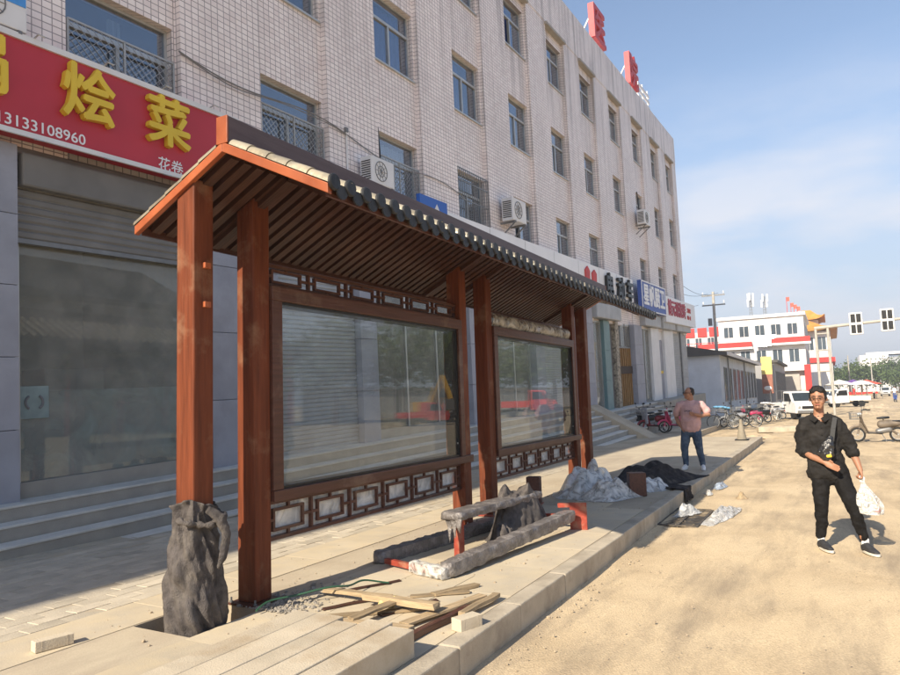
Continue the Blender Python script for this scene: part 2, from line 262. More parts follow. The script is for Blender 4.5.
    def prism(s, poly, axis, a, b):
        def pt(p, t): return {'X': (t, p[0], p[1]), 'Y': (p[0], t, p[1]), 'Z': (p[0], p[1], t)}[axis]
        n = len(poly)
        return s.add([pt(p, a) for p in poly] + [pt(p, b) for p in poly], [tuple(range(n)), tuple(n + i for i in reversed(range(n)))] + [(i, n + i, n + (i + 1) % n, (i + 1) % n) for i in range(n)])
    def ball(s, c, r, n=10, m=7):
        rx, ry, rz = r if isinstance(r, (tuple, list)) else (r, r, r)
        vs = []; fs = []
        for i in range(m):
            p = math.pi * (i + .5) / m
            for j in range(n):
                t = 2 * math.pi * j / n; vs.append((c[0] + rx * math.sin(p) * math.cos(t), c[1] + ry * math.sin(p) * math.sin(t), c[2] + rz * math.cos(p)))
        for i in range(m - 1):
            for j in range(n): fs.append((i * n + j, (i + 1) * n + j, (i + 1) * n + (j + 1) % n, i * n + (j + 1) % n))
        fs.append(tuple(range(n))); fs.append(tuple((m - 1) * n + j for j in reversed(range(n))))
        return s.add(vs, fs)
    def mesh(s, name='m'):
        me = bpy.data.meshes.new(name); me.from_pydata(s.v, [], s.f); me.update(); return me
    def build(s, name, m, parent=None, world=False, smooth=False, bevel=0, loc=None, fixn=False):
        if world and parent is not None:
            inv = MW[parent].inverted(); s.v = [tuple(inv @ Vector(v)) for v in s.v]
        me = s.mesh(name); me.materials.append(m if not isinstance(m, str) else M[m])
        if fixn:
            import bmesh
            b = bmesh.new(); b.from_mesh(me); bmesh.ops.recalc_face_normals(b, faces=b.faces); b.to_mesh(me); b.free()
        if smooth:
            me.shade_smooth(); me.set_sharp_from_angle(angle=rad(38 if smooth is True else smooth))
        o = bpy.data.objects.new(name, me); COL.objects.link(o)
        if parent is not None:
            o.parent = parent; MW[o] = MW[parent]
        else: MW[o] = Matrix.Identity(4)
        if loc: o.location = loc
        if bevel:
            bv = o.modifiers.new('bevel', 'BEVEL'); bv.width = bevel; bv.segments = 2; bv.limit_method = 'ANGLE'; bv.angle_limit = rad(40)
        return o
def inst(o, parent=None, loc=None, rot=None, label=None):
    c = o.copy(); COL.objects.link(c)
    c.parent = parent if parent is not None else o.parent
    if loc is not None: c.location = loc
    if rot is not None: c.rotation_euler = rot
    return c
def dup(root, loc, rotz, label, group=None, scale=1):
    r = root.copy(); COL.objects.link(r); r.location = loc; r.rotation_euler = (0, 0, rotz); r.scale = (scale,) * 3; r['label'] = label
    if group: r['group'] = group
    for ch in root.children:
        c = ch.copy(); COL.objects.link(c); c.parent = r
        for g in ch.children:
            d = g.copy(); COL.objects.link(d); d.parent = c
    return r
def fuse(o, voxel, sm=4, noise_amt=0, nscale=.1):
    r = o.modifiers.new('remesh', 'REMESH'); r.mode = 'VOXEL'; r.voxel_size = voxel; r.use_smooth_shade = True
    if sm:
        s = o.modifiers.new('smooth', 'SMOOTH'); s.factor = .5; s.iterations = sm
    if noise_amt:
        t = bpy.data.textures.new('folds', 'CLOUDS'); t.noise_scale = nscale; t.noise_depth = 2
        d = o.modifiers.new('folds', 'DISPLACE'); d.texture = t; d.strength = noise_amt; d.mid_level = .5; d.texture_coords = 'LOCAL'
    return o
def letters(txt, size, depth, bold=0.0, spacing=1.0, xs=1.0):
    c = bpy.data.curves.new('letters', 'FONT'); c.body = txt; c.size = size; c.extrude = depth / 2; c.space_character = spacing; c.resolution_u = 3; c.align_x = 'CENTER'; c.align_y = 'CENTER'
    o = bpy.data.objects.new('letters', c); COL.objects.link(o)
    dg = bpy.context.evaluated_depsgraph_get(); me = bpy.data.meshes.new_from_object(o.evaluated_get(dg))
    bpy.data.objects.remove(o); bpy.data.curves.remove(c)
    mb = MB(); fs = [tuple(p.vertices) for p in me.polygons]; bo = bold * size
    for k, (ox, oz) in enumerate(((0, 0), (1, .3), (-1, -.3), (.3, -1), (-.3, 1)) if bold else ((0, 0),)):
        mb.add([(v.co.x * xs + ox * bo, -v.co.z - .0011 * k, v.co.y + oz * bo) for v in me.vertices], fs)
    bpy.data.meshes.remove(me); return mb
def shift(mb, d): mb.v = [(v[0] + d[0], v[1] + d[1], v[2] + d[2]) for v in mb.v]; return mb
def fbm(x, y, z=0, o=3):
    return noise.fractal(Vector((x, y, z)), 1.0, 2.0, o)
def smst(a, b, x):
    t = max(0, min(1, (x - a) / (b - a))); return t * t * (3 - 2 * t)
# ================================================================== the setting
SW = .2                                                              # pavement level above the road
g = MB(); g.box(-300, 3200, -1500, 1500, -2.2, -.05)
tag(g.build('ground', 'road'), kind='structure')
# the sandy road: a fine sheet with ruts and lumps close by
g = MB(); xs = [-3 + .12 * i for i in range(150)] + [15 + .4 * i for i in range(90)] + [51 + 3 * i for i in range(60)]
ys = [2.26 - .12 * j for j in range(60)] + [-4.9 - .6 * j for j in range(18)] + [-16 - 5 * j for j in range(10)]
xs = sorted(set(round(x, 3) for x in xs)); nx = len(xs)
vs = []
for y in ys:
    for x in xs:
        a = .035 * fbm(x * .35, y * .7, 1.3, 3) + .012 * fbm(x * 1.7, y * 1.7, 5, 3) + .016 * noise.noise(Vector((x * .12, y * 2.2, 9)))
        if y > 1.8: a = a * .4 - .01 + .03 * smst(2.0, 2.26, y)
        vs.append((x, y, max(-.045, a - .01)))
g.add(vs, [(j * nx + i, (j + 1) * nx + i, (j + 1) * nx + i + 1, j * nx + i + 1) for j in range(len(ys) - 1) for i in range(nx - 1)])
tag(g.build('road', 'road', smooth=60), kind='structure')
# ---- pavement with a pit round the first post, loose slabs, paving bricks and kerb stones
HX0, HX1, HY0, HY1 = 3.44, 4.12, 4.02, 4.62
g = MB()
for (x0, x1, y0, y1) in ((-12, HX0, 2.36, 14), (HX1, 26.0, 2.36, 14), (HX0, HX1, 2.36, HY0), (HX0, HX1, HY1, 14)): g.box(x0, x1, y0, y1, -.1, SW - .005)
g.box(HX0 - .1, HX1 + .1, HY0 - .1, HY1 + .1, -.35, -.25)
g.box(26.0, 50, 4.9, 14, -.1, SW - .03)
pave = tag(g.build('pavement', 'pave'), kind='structure')
g = MB(); g.box(0, .995, 0, .16, 0, .295); k0 = g.build('kerb_stone', 'kerb', pave, bevel=.012, loc=(-2, 2.2, -.09))
for i in range(1, 28): inst(k0, loc=(-2 + i * 1.0, 2.2 + RN.uniform(-.006, .006), -.09 + RN.uniform(-.004, .004)), rot=(0, 0, RN.uniform(-.004, .004)))
slab_m = None
for iy, (y0, y1) in enumerate(((2.37, 2.92), (2.93, 3.47), (3.48, 4.01), (4.63, 5.16))):
    for ix in range(9):
        x0 = 1.6 + ix * .9 + (iy % 2) * .45
        g = MB().box(0, .898, 0, y1 - y0 + .006, -.02, .0)
        o = g.build('slab', 'slab', pave, loc=(x0, y0, SW + RN.uniform(-.002, .003))); o.rotation_euler = (RN.uniform(-.002, .002), RN.uniform(-.002, .002), 0)
pv = []
for iy in range(19):
    for ix in range(44):
        x = 1.2 + ix * .302 + (iy % 2) * .151; y = 5.18 + iy * .152
        h = .0035 * fbm(x * .8, y * .8) + RN.uniform(-.003, .003)
        pv.append((x, y, h))
def depth_px(p): return (p[0] * .87 + p[1] * .48)
vis = sorted([p for p in pv if p[1] < 7.5 and p[0] > p[1] * .42], key=depth_px)[:300]; vset = set(vis)
g = MB().box(0, .298, 0, .148, -.03, 0); p0 = g.build('paving_brick', 'paver', pave, bevel=.004, loc=(vis[0][0], vis[0][1], SW + vis[0][2]))
for p in vis[1:]: inst(p0, loc=(p[0], p[1], SW + p[2]), rot=(RN.uniform(-.012, .012), RN.uniform(-.006, .006), RN.uniform(-.01, .01)))
g = MB()
for p in pv:
    if p not in vset: g.box(p[0], p[0] + .298, p[1], p[1] + .148, SW - .03, SW + p[2])
tag(g.build('paving_bricks_beyond', 'paver', pave), kind='stuff')

# ================================================================== the tiled office building (level; the street falls away below it)
BR = (0, -rad(1.885), -rad(1.393)); BO = Vector((5, 9.0, .70)); BM = Matrix.Translation(BO) @ Euler(BR).to_matrix().to_4x4()
def bp(u, w, v): return BM @ Vector((u, w, v))
bld = thing('office_building', 'four storey office building clad in pinkish white tiles above a row of shops', 'building', BO, rot=Euler(BR))
MW[bld] = BM
BAYS = [-6.6, -2.9, .8, 4.49, 8.19, 11.92, 15.62, 19.35, 23.05, 27.1, 31.08, 35.0, 38.72]
BW = 1.8; U0, U1 = -30, 41.6
ROWS = [(5.45, 7.2), (8.95, 10.7), (12.43, 14.15)]
g = MB()
prev = U0
for b in BAYS + [None]:
    x1 = U1 if b is None else b - .06
    g.box(prev, x1, 0, .5, 3.4, 14.62)                                # pier
    if b is None: break
    zz = 3.4
    for (a, c) in ROWS: g.box(b - .06, b + BW + .06, .13, .5, zz, a); g.box(b - .06, b - .0, .13, .5, a, c); g.box(b + BW, b + BW + .06, .13, .5, a, c); zz = c
    g.box(b - .06, b + BW + .06, .13, .5, zz, 14.62)
    prev = b + BW + .06
g.box(U0, U1, -.02, .5, 14.621, 16.4)                                 # parapet
g.box(U1 - .3, U1, .5, 13, -1, 16.4); g.box(U0, U0 + .3, .5, 13, -1, 16.4); g.box(U0, U1, 12.7, 13, -1, 16.4); g.box(U0, U1, .5, 12.7, 15.2, 15.35)
g.build('wall', 'tile', bld)
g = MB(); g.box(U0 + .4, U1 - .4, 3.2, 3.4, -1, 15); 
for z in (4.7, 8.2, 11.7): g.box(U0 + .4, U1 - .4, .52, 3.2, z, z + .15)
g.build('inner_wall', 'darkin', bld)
lm = None
for b in BAYS:                                                       # small ledges over the top windows
    if b < 10: continue
    o = MB().box(-.12, BW + .12, -.1, .13, 0, .1)
    if lm is None: lm = o.build('ledge', 'step', bld, loc=(b, 0, 14.5))
    else: inst(lm, loc=(b, 0, 14.5))
MM = mat('wire', (.42, .43, .43), .5, .1, 5, metal=.3)
def window(b, z0, z1, k, mesh=False, bars=False):
    w = BW; h = z1 - z0; zt = z1 - .58; f = .05; y = .26
    g = MB(); g.box(b, b + f, y, y + .07, z0, z1); g.box(b + w - f, b + w, y, y + .07, z0, z1); g.box(b + f, b + w - f, y, y + .07, z0, z0 + f); g.box(b + f, b + w - f, y, y + .07, z1 - f, z1)
    g.box(b + f, b + w - f, y - .012, y + .07, zt - .035, zt + .035); g.box(b + w * .5 - .03, b + w * .5 + .03, y - .01, y + .07, z0 + f, zt - .035)
    wn_ = g.build('window', 'alu', bld)
    MB().box(b + f, b + w - f, y + .03, y + .036, zt + .035, z1 - f).build('pane', 'winglass', wn_)
    op = RN.random() < .3
    MB().box(b + w * .5 + .03, b + w - f, y + .03, y + .036, z0 + f, zt - .035).build('pane', 'winglass', wn_)
    if op: MB().box(b + w * .5 + .1, b + w - f, y + .05, y + .056, z0 + f, zt - .035).build('pane', 'winglass', wn_)
    else: MB().box(b + f, b + w * .5 - .03, y + .03, y + .036, z0 + f, zt - .035).build('pane', 'winglass', wn_)
    g = MB(); g.box(b - .02, b + w + .02, .08, .26, z0 - .04, z0); g.build('sill', 'alu', wn_)
    cm = 'curtain' if k % 3 != 1 else 'curtainw'
    if RN.random() < .8:
        g = MB(); n = 40; c0, c1 = sorted((RN.choice([b + .06, b + w * .5]), RN.choice([b + w * .62, b + w - .06])))
        pts = [(c0 + (c1 - c0) * i / n, .5 + .03 * math.sin(i * 1.3 + k)) for i in range(n + 1)]
        top = z1 - .1; g.add([(p[0], p[1], z0 + .03) for p in pts] + [(p[0], p[1], top) for p in pts], [(i, i + 1, n + 2 + i, n + 1 + i) for i in range(n)])
        g.build('curtain', cm, wn_, smooth=60)
    if mesh:
        g = MB(); s = .125; x0, x1 = b + .02, b + w - .02; top = zt - .02; hh = top - z0
        g.beam((x0, .09, top), (x1, .09, top), .03, .03); g.beam((x0, .09, z0 + .02), (x1, .09, z0 + .02), .03, .03)
        for xx in (x0, x0 + w * .49, x1): g.beam((xx, .09, z0), (xx, .09, top), .03, .03)
        i = x0 - hh
        while i < x1:
            for sg in (1, -1):
                a = max(i, x0); c = min(i + hh, x1)
                if c - a > .02:
                    za, zc = z0 + (a - i), z0 + (c - i)
                    if sg < 0: za, zc = top - (a - i), top - (c - i)
                    g.beam((a, .085 + .008 * sg, za), (c, .085 + .008 * sg, zc), .008, .008)
            i += s
        g.build('security_mesh', MM, wn_)
    if bars:
        g = MB(); x0, x1 = b - .02, b + w + .02
        for i in range(17): xx = x0 + (x1 - x0) * i / 16; g.tube([(xx, .02, z0 - .05), (xx, .02, z1)], .011, 5)
        for zz in (z0, (z0 + z1) / 2, z1 - .35, z1): g.beam((x0, .02, zz), (x1, .02, zz), .02, .03)
        for zz in (z0, z1): g.beam((x0, .02, zz), (x0, .2, zz), .02, .02); g.beam((x1, .02, zz), (x1, .2, zz), .02, .02)
        g.build('bar_grille', 'grey', wn_)
k = 0
for bi, b in enumerate(BAYS):
    for ri, (a, c) in enumerate(ROWS):
        k += 1; window(b, a, c, k, mesh=(ri == 0 and b < 11 and b > -1), bars=(ri == 0 and 11 < b < 13))
# ---- ground floor: cladding panels, shop fronts, shutters
FL = 0.0
def clad(u0, u1, w0, v0, v1, n, m='panel', depth=.25):
    for i in range(n):
        a = v0 + (v1 - v0) * i / n; c = v0 + (v1 - v0) * (i + 1) / n - .008
        MB().box(u0, u1, w0, w0 + depth, a, c).build('cladding_panel', m, bld, bevel=.004)
MB().box(U0, U1, .36, .5, 3.4, 4.6).build('lintel', 'panel', bld)
for u in (-4.6, -3.3, -2.25, -1.1): clad(u, u + 1.1 if u > -4 else u + 1.29, -.15, -.02, 4.5, 5)
clad(3.02, 3.75, -.12, -.02, 4.45, 4); clad(3.757, 4.6, -.12, -.02, 4.45, 4)
MB().box(2.88, 2.985, -.1, .2, 0, 4.4).build('yellow_strip', mat('ochre_tile', (.5, .25, .03), .5, .1, 3), bld)
def shop(u0, u1, w, v0, vg, v1, mull=(), floor=True, sill=.2, m='alu'):
    g = MB(); g.box(u0, u1, w - .06, w + .12, v0 - .02, v0 + sill); g.build('shop_sill', 'step', bld)
    g = MB()
    for x in [u0] + list(mull) + [u1 - .06]: g.box(x, x + .06, w - .02, w + .06, v0 + sill, vg)
    g.box(u0 + .06, u1 - .06, w - .025, w + .065, vg - .06, vg); fr = g.build('shop_window_frame', m, bld)
    xs_ = [u0] + list(mull) + [u1 - .06]
    for a, c in zip(xs_[:-1], xs_[1:]): MB().box(a + .06, c, w + .01, w + .022, v0 + sill, vg - .06).build('pane', 'shopglass', fr)
def shutter(u0, u1, w, v0, v1, ds=.085, name='roller_shutter', m='shutter'):
    prof = []; z = v0
    while z < v1: prof += [(w, z), (w - .018, z + ds * .25), (w - .018, z + ds * .75), (w, z + ds * .97)]; z += ds
    g = MB(); n = len(prof); g.add([(u0, p[0], p[1]) for p in prof] + [(u1, p[0], p[1]) for p in prof], [(i, n + i, n + i + 1, i + 1) for i in range(n - 1)])
    return g.build(name, m, bld)
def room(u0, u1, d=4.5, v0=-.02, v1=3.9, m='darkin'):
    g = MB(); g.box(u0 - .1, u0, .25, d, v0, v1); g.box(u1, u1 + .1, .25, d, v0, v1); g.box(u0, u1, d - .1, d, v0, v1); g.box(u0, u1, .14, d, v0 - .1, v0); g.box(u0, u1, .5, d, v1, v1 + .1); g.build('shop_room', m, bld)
room(.05, 2.86, 3.2, m='intlight'); shop(.07, 2.86, .1, 0, 3.5, 3.6, mull=())
# the first shop keeps its shutter rolled half up above the glass
shutter(.05, 2.9, .0, 3.32, 4.5, .11, 'raised_shutter', mat('dull_shutter', (.2, .19, .175), .6, .15, 2))
MB().box(.05, 2.9, -.03, .06, 3.26, 3.32).build('shutter_rail', 'grey', bld)
MB().box(.06, 2.9, -.16, -.03, 3.98, 4.42).build('shutter_box', mat('dull_box', (.19, .18, .165), .6, .15, 2), bld, bevel=.03)
g = MB(); g.box(.1, 1.55, 1.6, 2.2, 0, 1.02); g.build('counter', 'intlight', bld)
g = MB(); g.box(1.75, 2.8, 2.4, 3.1, 0, 1.75); g.build('fridge', 'intlight', bld, bevel=.02)
g = MB(); g.box(.08, 1.7, 3.0, 3.05, 1.3, 2.1); g.build('wall_board', 'white', bld)
g = MB(); g.box(.1, 2.84, .125, .128, .21, 1.35); g.build('frosted_film', film('frosted', (.5, .6, .6), .6, 2, .5), bld)
g = MB(); g.box(.12, .5, .095, .1, 1.0, 1.42); st = g.build('sticker', mat('sticker_pale', (.24, .31, .31), .6), bld)
g = MB(); 
for s in (-1, 1):
    pts = [(.31 + s * (.035 + .075 * math.cos(t)), .09, 1.21 + .085 * math.sin(t)) for t in [(-1.15 + 2.3 * i / 9) for i in range(10)]]; g.tube(pts, .016, 6)
g.build('handle_mark', 'darkin', st)
# further fronts behind the shelter
shutter(4.62, 7.0, .05, -.02, 4.4); clad(7.02, 7.6, -.12, -.02, 4.45, 4)
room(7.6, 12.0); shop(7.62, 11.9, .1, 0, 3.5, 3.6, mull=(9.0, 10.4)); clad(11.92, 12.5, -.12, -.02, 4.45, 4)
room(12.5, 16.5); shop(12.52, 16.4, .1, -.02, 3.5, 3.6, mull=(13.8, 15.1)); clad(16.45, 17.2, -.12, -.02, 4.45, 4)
shutter(17.22, 19.8, .05, -.35, 4.4); clad(19.85, 20.9, -.12, -.35, 4.45, 4)
clad(20.92, 22.45, -.12, -.35, 4.45, 4)
LO = -.35
room(22.4, 26.0, 4, LO); shop(22.5, 24.0, .1, LO, 3.45, 3.5, sill=.06); clad(24.02, 24.85, -.06, LO, 3.5, 3, mat('teal_tile', (.16, .26, .27), .5, .12, 3))
MB().box(24.86, 25.6, .1, .3, LO, 3.5).build('side_panel', 'grey', bld)
MB().box(25.62, 26.1, -.08, .3, LO, 3.5).build('mosaic_pier', mat('mosaic', (.3, .26, .2), .6, .7, 9, detail=2), bld)
g = MB()
for i in range(8): x = 26.2 + i * .315; g.box(x, x + .13, .1, .16, LO, 2.35)
gt = g.build('timber_gate', mat('gate_timber', (.3, .17, .06), .7, .25, 4, stretch=(6, 6, .7)), bld)
g = MB(); g.box(26.15, 28.55, .16, .22, LO, 2.35); g.box(26.15, 28.55, .06, .1, 1.15, 1.5); g.build('gate_backing', mat('gate_dark', (.05, .03, .02), .7), gt)
g = MB()
for i in range(4): x = 26.15 + i * .79; g.box(x, x + .06, .1, .16, 2.4, 3.5)
g.box(26.15, 28.6, .09, .17, 2.35, 2.42); tf = g.build('transom_frame', 'grey', bld)
MB().box(26.2, 28.55, .125, .135, 2.42, 3.5).build('pane', 'shopglass', tf)
clad(28.62, 30.05, -.12, LO, 3.5, 4); room(30.1, 33.7, 4, LO); shop(30.1, 32.1, .1, LO, 3.45, 3.5, mull=(31.1,), sill=.06)
MB().box(32.12, 33.8, -.05, .3, LO, 3.5).build('white_pier', 'white', bld)
MB().box(33.82, 35.1, .12, .3, LO, 2.9).build('grey_door', 'panel', bld); MB().box(34.2, 34.9, .08, .12, 1.05, 1.2).build('door_bar', 'yellow', bld)
MB().box(33.82, 35.1, .1, .3, 2.92, 3.5).build('door_head', 'white', bld); MB().box(35.12, 37.4, -.03, .3, LO, 3.5).build('white_pier', 'white', bld)
shutter(37.45, 39.4, .05, LO, 3.5); MB().box(39.42, 39.6, -.05, .3, LO, 3.5).build('shutter_guide', 'grey', bld); shutter(39.62, 41.5, .05, LO, 3.5)
for (a, c) in ((22.6, 26.0), (30.2, 33.5), (34, 37), (37.5, 41.5)): MB().box(a, c, -.3, .1, 3.52, 4.15).build('shutter_box', 'shutter', bld, bevel=.04)
# ---- entrance steps (level with the building, they grow in number as the street falls)
steps = thing('entrance_steps', 'grey stone steps running along the shop fronts', 'steps', BO, rot=Euler(BR)); MW[steps] = BM
steps['kind'] = 'structure'
for i in range(7):
    w1 = -.4 - .3 * i; v = -.175 * i
    lo = -1.9
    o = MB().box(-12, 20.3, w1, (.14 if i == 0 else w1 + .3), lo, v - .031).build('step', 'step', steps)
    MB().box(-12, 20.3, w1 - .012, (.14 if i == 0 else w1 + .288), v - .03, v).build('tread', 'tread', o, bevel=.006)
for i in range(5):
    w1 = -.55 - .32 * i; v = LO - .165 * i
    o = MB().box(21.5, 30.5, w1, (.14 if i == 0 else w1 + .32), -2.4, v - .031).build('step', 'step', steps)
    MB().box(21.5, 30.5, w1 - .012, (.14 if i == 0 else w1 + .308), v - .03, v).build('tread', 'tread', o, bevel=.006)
MB().box(30.52, 41.6, -.9, .14, -2.6, LO).build('landing', 'step', steps, bevel=.008)
MB().prism([(-.35, 0.02), (-.45, .02), (-2.9, -1.3), (-2.9, -1.9), (-.35, -1.9)], 'X', 20.32, 21.48).build('ramp_cheek', 'pave', steps)
# ---- signs on the building (things of their own)
def bthing(name, label, cat, u, w, v, group=None):
    p = bp(u, w, v); t = thing(name, label, cat, p, rot=Euler(BR), group=group); return t
t = bthing('shop_sign', 'long crimson shop sign with raised yellow characters and a white phone number', 'sign', 0, -.36, 4.55)
# left end lies out of the picture
MB().box(-4.5, 3.5, 0, .32, .05, 1.27).build('board', 'signred', t)
g = MB(); g.box(-4.5, 3.5, -.035, .0, 1.22, 1.3); g.box(-4.5, 3.5, -.035, .0, -.01, .055); g.build('trim', 'white', t)
for txt, u in (('锅', -.62), ('烩', .8), ('菜', 2.07)): shift(letters(txt, .8, .09, .022, xs=.98), (u, -.05, .73)).build('character', 'yellow', t)
shift(letters('13133108960', .2, .006, .008, 1.0, xs=1.05), (.2, -.006, .155)).build('phone_number', 'signwhite', t)
shift(letters('花卷', .225, .006, .006, 1.05), (2.13, -.006, .13)).build('small_text', 'signwhite', t)
for u in (.1, 1.05, 2.0, 2.9): MB().tube([(u, 0, 1.3), (u, -.12, 1.33), (u + .06, -.16, 1.3)], .012, 6).tube([(u, .0, -.01), (u - .02, -.1, -.04), (u + .05, -.13, -.05)], .01, 6).build('lamp_arm', 'alu', t)
t = bthing('shop_sign', 'long white shop sign with a red logo and black characters', 'sign', 5.6, -.3, 4.3)
MB().box(0, 22.6, 0, .27, 0, 1.32).build('board', 'signwhite', t)
for i in range(1, 9): MB().box(i * 2.5 - .006, i * 2.5 + .006, -.003, 0, .02, 1.3).build('seam', 'grey', t)
g = MB(); cx, cz = 16.35, .78
for sx, hh in ((-.42, .7), (.42, .6)):
    g.prism([(cx + sx - .25, cz - .3), (cx + sx + .2, cz - .42), (cx + sx + .28, cz + hh * .35), (cx + sx + .02, cz + hh * .6), (cx + sx - .27, cz + hh * .35)], 'Y', -.05, -.004)
g.build('logo', 'red', t, fixn=True)
for txt, u in (('电', 18.6), ('动', 20.3), ('车', 21.75)): shift(letters(txt, 1.05, .12, .03), (u, -.07, .62)).build('character', 'black', t)
t = bthing('shop_sign', 'blue rectangular sign with bold white characters and a pale border', 'sign', 29.0, -.5, 4.2)
MB().box(0, 5.0, 0, .2, 0, 1.5).build('board', 'blue', t)
g = MB(); g.box(0, 5.0, -.02, 0, 1.44, 1.5); g.box(0, 5, -.02, 0, 0, .06); g.box(0, .08, -.02, 0, .06, 1.44); g.box(4.92, 5, -.02, 0, .06, 1.44); g.build('border', 'signwhite', t)
shift(letters('星帆厨卫', 1.12, .02, .03), (2.5, -.016, .75)).build('characters', 'signwhite', t)
t = bthing('shop_sign', 'white shop sign with dark red characters at the building corner', 'sign', 34.1, -.45, 3.9)
MB().box(0, 8.3, 0, .4, 0, 1.45).build('board', 'signwhite', t)
shift(letters('博元观瓷砖', .95, .03, .03), (2.9, -.02, .78)).build('characters', mat('letter_crimson', (.4, .03, .06), .5), t)
shift(letters('二维建材', .3, .02, .02), (6.2, -.016, .95)).build('small_text', 'red', t); shift(letters('地址一楼', .26, .02, .02), (6.2, -.016, .5)).build('small_text', 'red', t)
t = bthing('wall_sign', 'small blue square sign with a white triangle above the ridge beam', 'sign', 9.15, -.42, 5.05)
MB().box(0, 1.3, 0, .1, 0, .72).build('board', mat('bright_blue', (.03, .13, .5), .5, .05, 1), t)
MB().prism([(.55, .3), (1.0, .3), (.78, .6)], 'Y', -.01, -.002).build('triangle', 'white', t, fixn=True)
# characters on the roof edge
for txt, u, lab in (('医', 26.85, 'tall red roof character nearest the camera, propped on the parapet'), ('院', 32.85, 'tall red roof character behind the first, propped on the parapet')):
    t = bthing('roof_character', lab, 'sign', u, .25, 16.4, 'red characters on the roof edge')
    shift(letters(txt, 1.95, .28, .02), (0, 0, 1.2)).build('character', 'roofred', t)
    g = MB(); 
    for s in (-.7, .7): g.beam((s, .16, 1.5), (s, 1.7, -1.0), .06, .06); g.beam((s, .1, .0), (s, .1, .8), .06, .06)
    g.build('prop', 'white', t)
t = bthing('roof_rack', 'white slatted metal rack on the far end of the roof', 'rack', 35.6, .6, 16.3)
g = MB()
for i in range(5): g.box(0, 2.6, 0, .06, .3 + i * .38, .5 + i * .38)
for x in (0, 1.3, 2.5): g.box(x, x + .08, .061, .14, -1, 2.3)
g.build('slats', 'white', t)
# air conditioners
def aircon(u, v, lab, sticker=False, w=-.1, s=1.0, mirror=False):
    t = bthing('air_conditioner', lab, 'air conditioner', u, w, v, 'outdoor air conditioner units on the facade'); t.scale = (s, s, s)
    MB().box(0, .85, -.4, -.08, 0, .6).build('casing', 'white', t, bevel=.02)
    g = MB(); g.torus((.34, -.405, .3), .22, .01, 'Y', 20, 6); g.torus((.34, -.405, .3), .12, .008, 'Y', 16, 6)
    for i in range(10): a = i * math.pi / 5; g.tube([(.34, -.408, .3), (.34 + .22 * math.cos(a), -.408, .3 + .22 * math.sin(a))], .005, 5)
    g.build('fan_grille', 'grey', t)
    g = MB()
    for i in range(9): g.box(-.012, 0, -.36, -.12, .08 + i * .05, .1 + i * .05)
    g.build('side_vents', 'black', t)
    for x in (.1, .72): MB().box(x, x + .05, -.42, .1, -.05, -.002).beam((x + .025, -.38, -.045), (x + .025, .05, -.4), .03, .03).build('bracket', 'grey', t)
    if sticker: MB().box(.55, .83, -.408, -.401, .36, .54).build('sticker', mat('sticker_blue', (.08, .32, .75), .5), t)
    MB().tube([(.8, -.1, .15), (.95, -.02, .2), (.98, .06, .8), (.98, .1, 1.6)], .022, 6).build('hose', 'black', t)
aircon(7.25, 5.62, 'white air conditioner unit half hidden behind the ridge beam', w=-.02)
aircon(14.35, 6.05, 'white air conditioner unit beside the barred window', w=-.02, s=1.2)
aircon(30.5, 8.75, 'white air conditioner unit under a third floor window at the far end', w=-.02, s=1.25)
aircon(-.75, 5.88, 'white air conditioner unit with a blue sticker above the crimson sign', True, w=-.02, s=.9)
# cables and pipes on the facade
t = bthing('facade_cable', 'thin cable sagging across the tiled wall', 'cable', 0, 0, 0)
g = MB(); pts = []
for i in range(30): u = 2.6 + i * .33; pts.append((u, -.03, 6.95 - .05 * u + .12 * math.sin(u * 1.3)))
g.tube(pts, .012, 5); g.tube([(p[0], p[1] - .02, p[2] - .05 + .02 * math.sin(p[0] * 3)) for p in pts[:14]], .01, 5); g.build('cable', 'grey', t)
t = bthing('downpipe', 'thin white pipe on the tiled wall between two meshed windows', 'pipe', 6.9, -.03, 5.6)
MB().tube([(0, 0, 0), (0, 0, 1.15)], .02, 8).build('pipe', 'white', t); MB().box(-.04, .04, -.03, .03, 1.1, 1.2).build('bracket', 'grey', t)
# ================================================================== the wooden notice-board shelter
sh = thing('notice_shelter', 'red brown wooden notice board shelter with a tiled gable roof and two glazed cases', 'shelter', (8.4, 4.22, SW))
AY, AZ, SL, HW = 3.80, 3.655, .495, .97
RX0, RX1 = 3.53, 13.25
def zf(y): return AZ - SL * abs(y - AY)
PX = [3.56, 4.17, 7.80, 8.57, 12.20, 12.95]; PWD = .19; PY0, PY1 = 4.128, 4.318
for i, x in enumerate(PX):
    g = MB(); zb = -.25 if i == 0 else SW + .016
    a, b = zf(PY0) + .03, zf(PY1) + .03
    g.add([(x, PY0, zb), (x + PWD, PY0, zb), (x + PWD, PY1, zb), (x, PY1, zb), (x, PY0, a), (x + PWD, PY0, a), (x + PWD, PY1, b), (x, PY1, b)],
          [(0, 3, 2, 1), (4, 5, 6, 7), (0, 1, 5, 4), (1, 2, 6, 5), (2, 3, 7, 6), (3, 0, 4, 7)])
    p = g.build('post', 'wood_v', sh, True, bevel=.012)
    if i:
        g = MB().box(x - .055, x + PWD + .055, PY0 - .055, PY1 + .055, SW, SW + .016); pl = g.build('base_plate', 'steel_red' if i > 1 else 'wood_h', p, True, bevel=.003)
        for dx in (-.035, PWD + .035):
            for yy in (PY0 - .035, PY1 + .035):
                g = MB().lathe([(.014, 0), (.014, .012), (.008, .013), (.008, .04)], (x + dx, yy, SW + .016), 8); g.build('bolt', 'grey', p, True)
# two square tenon ends on the first post
for zz in (2.86, 2.56): MB().box(3.64, 3.70, PY0 - .03, PY0 + .01, zz - .022, zz + .022).build('tenon', 'barge', sh, True, bevel=.004)
